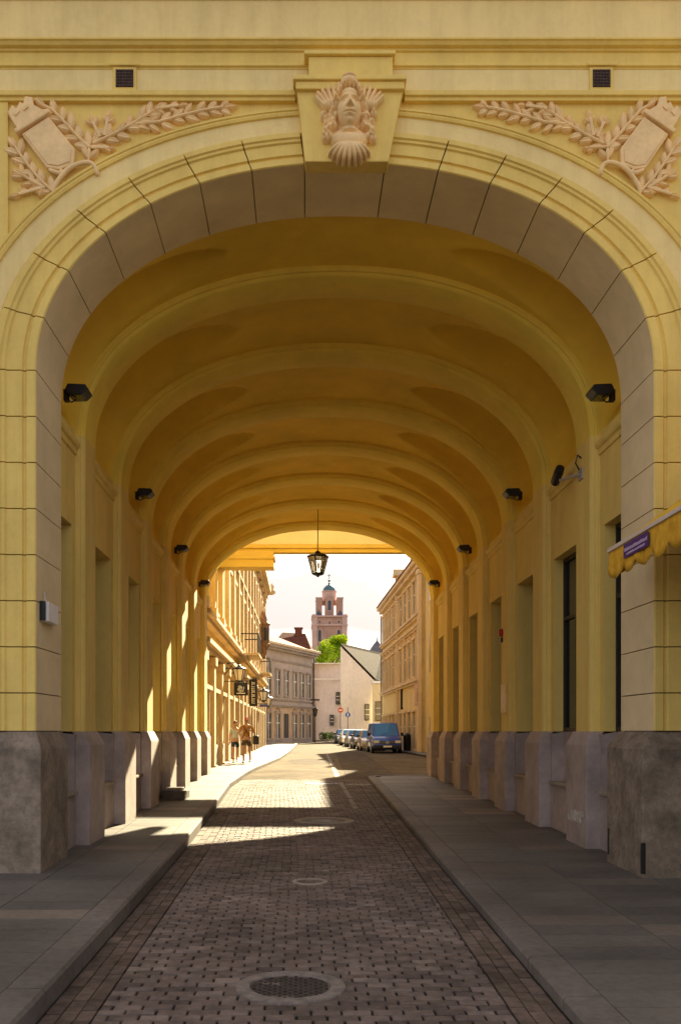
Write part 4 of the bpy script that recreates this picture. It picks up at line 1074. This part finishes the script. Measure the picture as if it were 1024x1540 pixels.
for (px,py,rr) in ((480,990,1.0),(478,1000,1.1),(486,979,1.0),(493,970,1.0),(497,982,1.3),(505,975,1.15),(511,964,.95),(516,961,.7),(513,975,1.0),(503,963,.75),(489,994,1.3),(503,996,1.5),(520,985,1.1),(522,998,1.3),(484,1010,1.5),(500,1015,1.8),(516,1012,1.6)):
    c=at(px,py,121+r.uniform(-1.2,1.2)); leaves(g,c,rr,rr*1.1,rr*.85,380,.14,r)
build('crown',g,Mleaf,TR)
q=at(492,1106,104); HD=thing('shrub',(q.x,104,zg(104)),'low green shrub at the foot of the white wall','shrub')
g=MB()
for dx,rr in ((-.5,.45),(0,.55),(.5,.5)): leaves(g,(q.x+dx,104,zg(104)+.45),rr,.5,.48,260,.08,r)
build('foliage',g,Mhedge,HD)
g=MB()
for k in range(5): g.tube([(q.x-.5+k*.25,104,zg(104)-.1),(q.x-.45+k*.22,104,zg(104)+.5)],[.03,.012],6)
build('stem',g,bpy.data.materials['bark'],HD)

# ------------------------------------------------------------------ street furniture
# wall lanterns of the left row
def wall_lantern(x,y,z,w,label,lean=0):
    t=thing('wall_lantern',(x,y,z),label,'lantern','lanterns on the left row of houses')
    lantern_parts(t,(x,y,z),w,w*1.35,'black','lampglass')
    g=MB(); g.tube([(-3.3,y,z+w*.3),(-3.1,y,z+w*.85),(x-.15,y,z+w*.95),(x,y,z+w*.72)],.022,6); g.tube([(-3.3,y,z-.1),(-3.0,y,z+w*.5),(-2.85,y,z+w*.9)],.016,6); g.box(-3.36,-3.3,y-.06,y+.06,z-.2,z+w*.5)
    build('bracket',g,'black',t)
p=at(360,1014,38); wall_lantern(p.x,38,p.z,.52,'nearest bracket lantern above the square black sign')
p=at(397,1046,58); wall_lantern(p.x,58,p.z,.62,'bracket lantern beyond the tall black banner sign')
p=at(403,1055,66); wall_lantern(p.x,66,p.z,.60,'farthest bracket lantern on the left, lower than the others')
Mlet=mat('white_sign_paint',(.80,.78,.72),.6,.05,8); Msign=mat('black_sign',(.02,.018,.016),.5,.1,6)
def hsign(name,label,px0,px1,py0,py1,y,deco,wallx,m=Msign,cat='sign'):
    a=at(px0,py1,y); b=at(px1,py0,y); t=thing(name,((a.x+b.x)/2,y,a.z),label,cat)
    g=MB(); g.box(a.x,b.x,y,y+.06,a.z,b.z); pnl=build('panel',g,m,t,bevel=.01)
    g=MB(); 
    for zz in (b.z+.04,): g.tube([(wallx,y+.03,zz),((a.x if wallx>0 else b.x),y+.03,zz)],.018,6)
    for xx in (a.x+.08,b.x-.08): g.tube([(xx,y+.03,b.z-.01),(xx,y+.03,b.z+.05)],.01,5)
    build('bracket',g,'black',t)
    g=MB(); W_,H_=b.x-a.x,b.z-a.z
    if deco=='emblem':
        c=Vector(((a.x+b.x)/2,0,(a.z+b.z)/2)); 
        for k in range(5):
            an=k*1.1; pts=[(c.x+W_*(.05+.2*j/5)*math.cos(an+j*.5),y-.008,c.z+H_*(.05+.24*j/5)*math.sin(an+j*.5)) for j in range(6)]; g.tube(pts,.014,5)
        g.box(c.x-W_*.3,c.x+W_*.3,y-.012,y-.001,c.z-H_*.36,c.z-H_*.30)
    elif deco=='vertical':
        cx=(a.x+b.x)/2; z=b.z-H_*.1; r=random.Random(int(px0))
        while z>a.z+H_*.14:
            h=H_*.055; w=W_*.2
            k=r.randrange(4)
            g.box(cx-w,cx-w+.035,y-.012,y-.001,z-h,z)
            if k in (0,2): g.box(cx-w+.035,cx+w,y-.012,y-.001,z-.03,z)
            if k in (0,1,3): g.box(cx-w+.035,cx+w,y-.012,y-.001,z-h,z-h+.03)
            if k in (1,2): g.box(cx+w-.035,cx+w,y-.0125,y-.001,z-h+.03,z-.03)
            z-=h*1.35
    elif deco=='plain':
        g.box(a.x+W_*.3,b.x-W_*.3,y-.012,y-.001,a.z+H_*.2,b.z-H_*.2)
    build('lettering',g,Mlet if deco!='plain' else bpy.data.materials['street_stone'],pnl)
    return t
hsign('square_sign','square black hanging sign with a pale emblem under the nearest lantern',352,373,1026,1046,38.6,'emblem',-3.3)
hsign('banner_sign','tall black vertical banner sign with white lettering on the left row',375,387,1021,1062,47,'vertical',-3.3)
p=at(397,1061,56); hsign('small_sign','small blue hanging sign below the second lantern',391,403,1059,1063,56,'none',-3.3,mat('blue_sign',(.08,.09,.25),.5,.1,6))
wx=lambda y:8.25-.0186*y-.02
hsign('banner_sign','tall black vertical banner sign with white lettering on the right hand house',602,613,1035,1067,66,'vertical',wx(66))
hsign('projecting_sign','pale pink projecting sign nearest the arch on the right hand house',623,634,1028,1062,57,'plain',wx(57),mat('rose_sign',(.66,.46,.36),.7,.1,5))
hsign('projecting_sign','pale pink projecting sign beyond the black banner on the right hand house',588,594,1043,1071,74,'plain',wx(74),bpy.data.materials['rose_sign'])
# road signs and lamp at the end of the street
def pole_sign(px,py,y,r_,m,label,kind):
    p=at(px,py,y); t=thing('road_sign',(p.x,y,zg(y)-.1),label,'road sign')
    g=MB(); g.tube([(p.x,y+.05,zg(y)-.2),(p.x,y+.05,p.z+r_+.5)],.045,8); build('post',g,M['ring'],t)
    g=MB(); g.lathe([(.01,.02),(r_,.02),(r_,-.0),(.01,-.0)],(p.x,y,p.z),20,'y'); d_=build('plate',g,m,t)
    g=MB(); 
    if kind=='arrow': g.box(p.x-.04,p.x+.04,y-.012,y-.004,p.z-r_*.6,p.z+r_*.6)
    else: g.box(p.x-r_*.65,p.x+r_*.65,y-.012,y-.004,p.z-.06,p.z+.06)
    build('symbol',g,Mlet,d_); return t
pole_sign(523,1075,96,.27,mat('sign_blue',(.03,.10,.42),.4,.05,5),'round blue road sign on a post in front of the white gable','arrow')
pole_sign(512,1068,101,.30,mat('sign_red',(.55,.09,.04),.4,.05,5),'round red road sign left of the blue one','bar')
p=at(474,1068,95); t=thing('street_lamp',(p.x,95,p.z),'dark bracket lamp at the corner of the grey house','lamp')
lantern_parts(t,(p.x,95,p.z-.2),.55,1.0,'black',M['glass'])
q=at(468.5,1062,95.2); g=MB(); g.tube([(q.x,95.2,q.z+.2),(p.x,95,q.z+.75),(p.x,95,p.z+.25)],.05,6); g.box(q.x-.15,p.x+.45,94.9,95.1,q.z+.55,q.z+.72); g.tube([(p.x,95,p.z-.6),(p.x,95,zg(95)-.2)],.05,8); build('bracket',g,'black',t)

# ------------------------------------------------------------------ vehicles
Mtyre=mat('tyre_rubber',(.02,.02,.02),.85,.1,10); Mrim=mat('alloy_rim',(.45,.45,.46),.35,.1,8,metal=.7)
Mcg=mat('car_glass_sky_tint',(.03,.17,.42),.05,.05,2,spec=.9); Mhl=mat('headlight_glass',(.75,.72,.55),.15,.05,5,spec=.8); Mplate=mat('number_plate',(.8,.8,.78),.5,.05,5)  # blue of the reflected sky is put into the car glass colour
def paintm(name,c): 
    m=mat(name,c,.28,.04,3,spec=.6); m.node_tree.nodes['Principled BSDF'].inputs['Coat Weight'].default_value=.5; return m
def car(paint,label,L=4.2,Wd=1.75,H=1.46,van=False,name='parked_car',cat='car'):
    t=local(name,label,cat,'cars parked along the right kerb')
    hw=Wd/2
    # front is at y=0 looking -y; body runs to y=L
    if van: st=[(0,.32,.62,.86),(.04,.28,.84,.95),(.25,.25,.98,.99),(.95,.22,1.12,1),(1.3,.22,1.14,1),(2.6,.22,1.16,1),(L-.1,.24,1.16,.99),(L,.30,1.1,.93)]
    else:   st=[(0,.30,.55,.82),(.05,.26,.70,.93),(.35,.22,.80,.98),(1.05,.2,.93,1),(1.4,.2,.96,1),(2.8,.2,.98,1),(L-.15,.24,.98,.97),(L,.32,.85,.88)]
    g=MB(); rings=[]
    for (y,zb,zt_,f) in st:
        w=hw*f; rings.append([(-w*.90,y,zb),(-w,y,zb+.15),(-w*1.0,y,lerp(zb,zt_,.6)),(-w*.93,y,zt_-.05),(-w*.80,y,zt_),(0,y,zt_+.02),(w*.80,y,zt_),(w*.93,y,zt_-.05),(w*1.0,y,lerp(zb,zt_,.6)),(w,y,zb+.15),(w*.90,y,zb)])
    g.loft(rings); build('body',g,paint,t,smooth=True,angle=50,bevel=.03)
    # greenhouse
    zt_=H-.05; 
    if van: gh=[(.88,1.12,.86),(1.55,zt_,.76),(L-.25,zt_+.0,.77),(L-.04,1.14,.88)]
    else:   gh=[(1.02,.92,.86),(1.75,zt_,.68),(L-1.0,zt_-.02,.68),(L-.22,.96,.84)]
    zb_=gh[0][1]-.02
    g=MB(); 
    a,b,c,e=gh
    lo=[(-hw*a[2],a[0],zb_),(hw*a[2],a[0],zb_),(hw*e[2],e[0],zb_),(-hw*e[2],e[0],zb_)]
    hi=[(-hw*b[2],b[0],b[1]),(hw*b[2],b[0],b[1]),(hw*c[2],c[0],c[1]),(-hw*c[2],c[0],c[1])]
    g.hexa(lo,hi); build('window_glass',g,Mcg,t,bevel=.02)
    g=MB(); g.hexa([(p[0]*1.03,p[1]+(-.03 if i<2 else .03),p[2]-.02) for i,p in enumerate(hi)],[(p[0]*.90,p[1]+(.12 if i<2 else -.12),p[2]+.05) for i,p in enumerate(hi)]); build('roof',g,paint,t,smooth=True,bevel=.03)
    g=MB()
    for i in range(4): g.tube([Vector(lo[i]),Vector(hi[i])],.045,6)
    for s_ in (-1,1):
        for fr in (.38,.68):
            p0=Vector(lo[0 if s_<0 else 1]).lerp(Vector(lo[3 if s_<0 else 2]),fr); p1=Vector(hi[0 if s_<0 else 1]).lerp(Vector(hi[3 if s_<0 else 2]),fr); g.tube([p0,p1],.035,6)
    build('pillar',g,paint,t)
    for s_ in (-1,1):
        for y in (.82,L-.78):
            g=MB(); g.lathe([(.05,-.1),(.28,-.1),(.315,-.06),(.32,.06),(.28,.1),(.05,.1)],(s_*(hw-.10),y,.32),20,'x'); w=build('wheel',g,Mtyre,t,smooth=True,angle=40)
            g=MB(); g.lathe([(.01,0),(.2,0),(.2,s_*.02),(.01,s_*.03)],(s_*(hw-.0),y,.32),16,'x'); build('rim',g,Mrim,w)
            g=MB(); g.lathe([(.38,-.02),(.38,.012)],(s_*(hw-.01),y,.36),20,'x'); build('wheel_arch',g,'black',t)
        zl=.72 if van else .60
        g=MB(); g.box(s_*hw*.52,s_*hw*.88,-.025 if van else -.0,.12,zl-.08,zl+.08); build('headlight',g,Mhl,t,bevel=.03)
        g=MB(); g.box(s_*hw*1.0,s_*(hw+.2),1.15,1.28,1.08 if van else .95,1.3 if van else 1.1); build('mirror',g,'black',t,bevel=.03)
    zl=.68 if van else .56
    g=MB(); g.box(-hw*.50,hw*.50,-.03,.1,zl-.07,zl+.07); gr=build('grille',g,'black',t,bevel=.01)
    g=MB(); g.box(-hw*.5,hw*.5,-.04,-.03,zl+.02,zl+.035); g.box(-hw*.5,hw*.5,-.04,-.03,zl-.03,zl-.015); build('grille_bar',g,Mrim,gr)
    g=MB(); g.box(-hw*.9,hw*.9,-.09,.12,.30,.50); build('bumper',g,paint if not van else M['black'],t,bevel=.04)
    g=MB(); g.box(-.26,.26,-.105,-.09,.38,.49); pt=build('number_plate',g,Mplate,t)
    if van:
        g=MB(); 
        ring=[(.085*math.cos(2*PI*k/20),-.05,zl+.085*math.sin(2*PI*k/20)) for k in range(21)]; g.tube(ring,.010,6)
        g.tube([(-.05,-.052,zl+.06),(0,-.052,zl-.02),(.05,-.052,zl+.06)],.008,5); g.tube([(-.06,-.052,zl+.0),(-.03,-.052,zl-.07),(0,-.052,zl-.01),(.03,-.052,zl-.07),(.06,-.052,zl)],.008,5); build('emblem',g,Mplate,t)
        g=MB(); g.tube([(-.3,.86,1.13),(.1,1.05,1.32)],.01,5); build('wiper',g,'black',t)
    return t
def put(t,lx,y): t.location=(lx,y,rd(y)+.0); t.rotation_euler=(0,0,R(1.0))
v=car(paintm('navy_blue_paint',(.012,.06,.36)),'dark blue van with a pale plate, first in the row of parked vehicles',4.6,1.9,1.92,True,'parked_van','van'); put(v,5.18,57.8)
c1=car(paintm('champagne_paint',(.42,.33,.22)),'champagne coloured car parked directly behind the blue van'); put(c1,4.78,64.0)
c2=car(paintm('dark_grey_paint',(.06,.06,.07)),'dark grey car third in the parked row'); put(c2,4.62,70.2)
c3=car(paintm('silver_paint',(.5,.5,.5)),'silver car fourth in the parked row'); put(c3,4.45,77)
c4=car(paintm('white_paint',(.75,.73,.7)),'white car fifth in the parked row'); put(c4,4.25,84)
c5=car(paintm('deep_blue_paint',(.04,.07,.14)),'deep blue car at the far end of the parked row'); put(c5,4.05,91)
# dark litter bin beside the right hand house
p=at(612,1125,60); t=thing('litter_bin',(p.x,60,zg(60)),'tall black litter bin on the pavement right of the van','bin')
g=MB(); g.lathe([(.2,0),(.24,.05),(.25,.95),(.22,.97)],(p.x,60,zg(60)-.02),16); build('drum',g,'black',t,smooth=True,angle=40)
g=MB(); g.lathe([(.27,.97),(.27,1.02),(.15,1.12),(.02,1.15)],(p.x,60,zg(60)-.02),16); build('lid',g,'black',t,smooth=True,angle=40)

# ------------------------------------------------------------------ people
Mskin=mat('skin',(.42,.24,.165),.6,.05,8)
def skinmesh(name,verts,edges,radii,m,parent,root=0,sub=1):
    me=bpy.data.meshes.new(name); me.from_pydata(verts,edges,[]); o=bpy.data.objects.new(name,me); COL.objects.link(o); ORG[o.name]=Vector((0,0,0))
    s_=o.modifiers.new('skin','SKIN'); sv=me.skin_vertices[0] if me.skin_vertices else None
    if sv is None:
        bm=bmesh.new(); bm.from_mesh(me); bm.verts.layers.skin.verify(); bm.to_mesh(me); bm.free(); sv=me.skin_vertices[0]
    for i,r_ in enumerate(radii):
        sv.data[i].radius=(r_ if isinstance(r_,tuple) else (r_,r_)); sv.data[i].use_root=(i==root)
    s_.use_smooth_shade=True
    q=o.modifiers.new('sub','SUBSURF'); q.levels=sub; q.render_levels=sub+0
    me.materials.append(m); 
    # bake the modifiers to a plain mesh
    dg=bpy.context.evaluated_depsgraph_get(); ev=o.evaluated_get(dg); nm=bpy.data.meshes.new_from_object(ev)
    o.modifiers.clear(); o.data=nm; nm.name=name
    for p_ in nm.polygons: p_.use_smooth=True
    o.parent=parent
    return o
def join_mb(o,mb):
    bm=bmesh.new(); bm.from_mesh(o.data); off=[bm.verts.new(v) for v in mb.v]
    for f in mb.f:
        try: bm.faces.new([off[i] for i in f])
        except ValueError: pass
    bmesh.ops.recalc_face_normals(bm,faces=bm.faces); bm.to_mesh(o.data); bm.free()
    for p_ in o.data.polygons: p_.use_smooth=True
def person(label,shirt,shorts,hair,H=1.72,woman=False,armpose='swing'):
    """facing -y"""
    t=local('person',label,'person'); k=H/1.75; sw=.17 if woman else .20
    V=[(0,0,.95),(0,.0,1.10),(0,.01,1.28),(0,.01,1.42),(0,0,1.50),(0,-.01,1.56)]; Rr=[(.15,.11),(.125,.095),(.15,.105),(.13,.085),.055,.055]
    E=[(0,1),(1,2),(2,3),(3,4),(4,5)]
    def chain(start,pts,rr):
        prev=start
        for p_,r_ in zip(pts,rr): V.append(p_); Rr.append(r_); E.append((prev,len(V)-1)); prev=len(V)-1
        return prev
    chain(0,[(-.095,0,.86),(-.10,-.12,.49),(-.10,-.10,.09),(-.10,-.20,.035)],[.088,.055,.036,.03])
    chain(0,[(.095,0,.86),(.10,.08,.50),(.10,.26,.13),(.10,.20,.05)],[.088,.055,.036,.03])
    hands=[]
    for s_ in (-1,1):
        if armpose=='strap' : pts=[(s_*sw,.01,1.40),(s_*(sw+.12),-.02,1.16),(s_*.14,-.19,1.28)]
        else: pts=[(s_*sw,.01,1.40),(s_*(sw+.05),.03,1.13),(s_*(sw+.06),-.08*s_-.04,.90)]
        chain(3,pts,[.055,.042,.028]); hands.append((Vector(pts[-2]),Vector(pts[-1])))
    body=skinmesh('body',[tuple(Vector(v)*k) for v in V],E,[tuple(x*k for x in r_) if isinstance(r_,tuple) else r_*k for r_ in Rr],Mskin,t)
    # head with face, feet and hands welded into the same mesh
    g=MB(); hc=Vector((0,-.02,1.635))*k
    rows=[]; nth,nph=14,18
    for i in range(nth+1):
        th=PI*i/nth; ring=[]
        for j in range(nph):
            ph=2*PI*j/nph; x=math.sin(th)*math.cos(ph); y=math.sin(th)*math.sin(ph); z=math.cos(th)
            rx=.074*(1 if z>-.2 else 1+.35*(z+.2)); px_,py_,pz_=x*rx,y*.092,z*.118
            if y<-.5:
                f=-y
                if abs(x)<.2 and -.45<z<.15: py_-=.018*(1-abs(x)/.2)*(1 if z<-.1 else .5)
                if .2<abs(x)<.6 and 0<z<.25: py_+=.008
            ring.append(((px_)*k+hc.x,py_*k+hc.y,pz_*k+hc.z))
        rows.append(ring)
    g.loft(rows)
    for s_ in (-1,1): g.lathe([(.004,-.01),(.024,-.004),(.022,.01),(.004,.012)],(hc.x+s_*.076*k,hc.y+.005,hc.z-.005),8,'x')
    for (a,b) in hands:
        d_=(b-a).normalized(); sd_=d_.orthogonal().normalized(); up_=d_.cross(sd_)
        c=b*k; rings=[]
        for q,w,h in ((0,.022,.018),(.03,.034,.016),(.075,.04,.013),(.085,.036,.010)):
            p_=c+d_*q*k; rings.append([tuple(p_+(sd_*math.cos(2*PI*j/8)*w+up_*math.sin(2*PI*j/8)*h)*k) for j in range(8)])
        g.loft(rings)
        for f,ln in zip((-.028,-.010,.010,.027),(.062,.075,.07,.055)):
            p0=c+(d_*.08+sd_*f)*k; p1=p0+(d_*ln*.55+up_*.008)*k; p2=p1+(d_*ln*.4+up_*.028)*k; g.tube([p0,p1,p2],[.0085*k,.0075*k,.006*k],6)
        p0=c+(d_*.03-sd_*.032)*k; p1=p0+(d_*.03-sd_*.02+up_*.01)*k; g.tube([p0,p1,p1+(d_*.028+up_*.012)*k],[.011*k,.009*k,.007*k],6)
    join_mb(body,g)
    # eyes, mouth
    g=MB()
    for s_ in (-1,1): g.lathe([(.001,-.006),(.009,0),(.001,.006)],(hc.x+s_*.028*k,hc.y-.083*k,hc.z+.012*k),8,'y')
    g.box(hc.x-.022*k,hc.x+.022*k,hc.y-.088*k,hc.y-.08*k,hc.z-.056*k,hc.z-.048*k); build('face_features',g,mat('dark_features',(.08,.03,.02),.6,.1,8) if 'dark_features' not in bpy.data.materials else bpy.data.materials['dark_features'],t)
    # shirt
    sv=[(0,0,.93),(0,0,1.12),(0,.01,1.29),(0,.01,1.43),(0,0,1.48)]; sr=[(.165,.125),(.145,.11),(.165,.118),(.145,.098),(.075,.07)]; se=[(0,1),(1,2),(2,3),(3,4)]
    for s_ in (-1,1):
        e=len(sv); el_=(s_*(sw+.05),.02,1.20) if armpose!='strap' else (s_*(sw+.10),-.01,1.20)
        sv+=[(s_*sw,.01,1.40),el_]; sr+=[.068,.058]; se+=[(3,e),(e,e+1)]
    skinmesh('shirt',[tuple(Vector(v)*k) for v in sv],se,[tuple(x*k for x in r_) if isinstance(r_,tuple) else r_*k for r_ in sr],shirt,t)
    pv=[(0,0,.97),(0,0,.90)]; pr_=[(.165,.125),(.16,.12)]; pe=[(0,1)]
    for s_,yy in ((-1,-.07),(1,.04)):
        e=len(pv); pv+=[(s_*.095,0,.84),(s_*.10,yy,.63)]; pr_+=[.10,.095]; pe+=[(1,e),(e,e+1)]
    skinmesh('shorts',[tuple(Vector(v)*k) for v in pv],pe,[tuple(x*k for x in r_) if isinstance(r_,tuple) else r_*k for r_ in pr_],shorts,t)
    # hair / cap
    g=MB(); rows=[]
    for i in range(9):
        th=PI*.58*i/8; rows.append([(hc.x+math.sin(th)*math.cos(2*PI*j/16)*.083*k,hc.y+.012*k+math.sin(th)*math.sin(2*PI*j/16)*.100*k*(1 if math.sin(2*PI*j/16)>0 or i<6 else .93),hc.z+.012*k+math.cos(th)*(.124)*k+(.03*k*i/8 if math.sin(2*PI*j/16)<0 else 0)) for j in range(16)])
    g.loft(rows,cap=False)
    if woman: g.tube([tuple(hc+Vector((0,.09,.02))*k),tuple(hc+Vector((0,.14,-.05))*k),tuple(hc+Vector((0,.12,-.2))*k)],[.035,.04,.015],8)
    else: g.hexa([tuple(hc+Vector(v)*k) for v in ((-.06,-.18,.045),(.06,-.18,.045),(.07,-.08,.055),(-.07,-.08,.055))],[tuple(hc+Vector(v)*k) for v in ((-.06,-.18,.052),(.06,-.18,.052),(.07,-.08,.07),(-.07,-.08,.07))])
    build('hair' if woman else 'cap',g,hair,t,smooth=True,angle=60,solid=.006)
    for (x,y) in ((-.10,-.16),(.10,.22)):
        g=MB(); rings=[]
        for q,w,h in ((-.20,.02,.03),(-.17,.042,.05),(-.08,.045,.06),(.02,.04,.09),(.05,.03,.09)):
            rings.append([((x+math.cos(2*PI*j/8)*w)*k,(y+q+.05)*k,(.03 if y<0 else .055)*k+max(-.03,math.sin(2*PI*j/8)*h*.6)*k) for j in range(8)])
        g.loft(rings); build('shoe',g,'black' if not woman else 'white',t,smooth=True)
    return t
w_=person('person in a pale grey top and dark shorts walking on the left pavement',mat('pale_grey_cotton',(.42,.47,.46),.9,.1,12),mat('navy_cotton',(.03,.035,.06),.9,.1,12),mat('auburn_hair',(.12,.04,.025),.6,.2,20),1.66,True)
y=37.2; p=at(354,1145,y); w_.location=(p.x,y,zg(y)); w_.rotation_euler=(0,0,R(14))
m_=person('person in a tan shirt and red cap with crossed bag straps on the left pavement',mat('tan_check_cotton',(.42,.22,.07),.9,.25,25),mat('khaki_cotton',(.07,.055,.035),.9,.1,12),mat('red_cap',(.50,.07,.03),.8,.1,12),1.80,False,'strap')
y=37.0; p=at(371,1145,y); m_.location=(p.x,y,zg(y)); m_.rotation_euler=(0,0,R(-6))
g=MB()
for s_ in (-1,1): g.tube([(s_*.15,.0,1.52),(s_*.06,-.135,1.38),(-s_*.09,-.15,1.14),(-s_*.17,-.05,.98)],.017,6)
bgn=build('bag_strap',g,mat('brown_strap',(.13,.06,.03),.8,.1,10),m_)
t=thing('shoulder_bag',(m_.location.x+.36,37.05,zg(37)+.75),'black shoulder bag hanging at the side of the person in the red cap','bag')
g=MB(); q=t.location; g.box(q.x-.10,q.x+.12,q.y-.12,q.y+.14,q.z-.02,q.z+.34); build('pouch',g,'black',t,bevel=.04)
g=MB(); g.tube([(q.x-.02,q.y-.1,q.z+.32),(q.x-.13,q.y,q.z+.80),(q.x-.02,q.y+.1,q.z+.32)],.014,6); build('strap',g,'black',t)
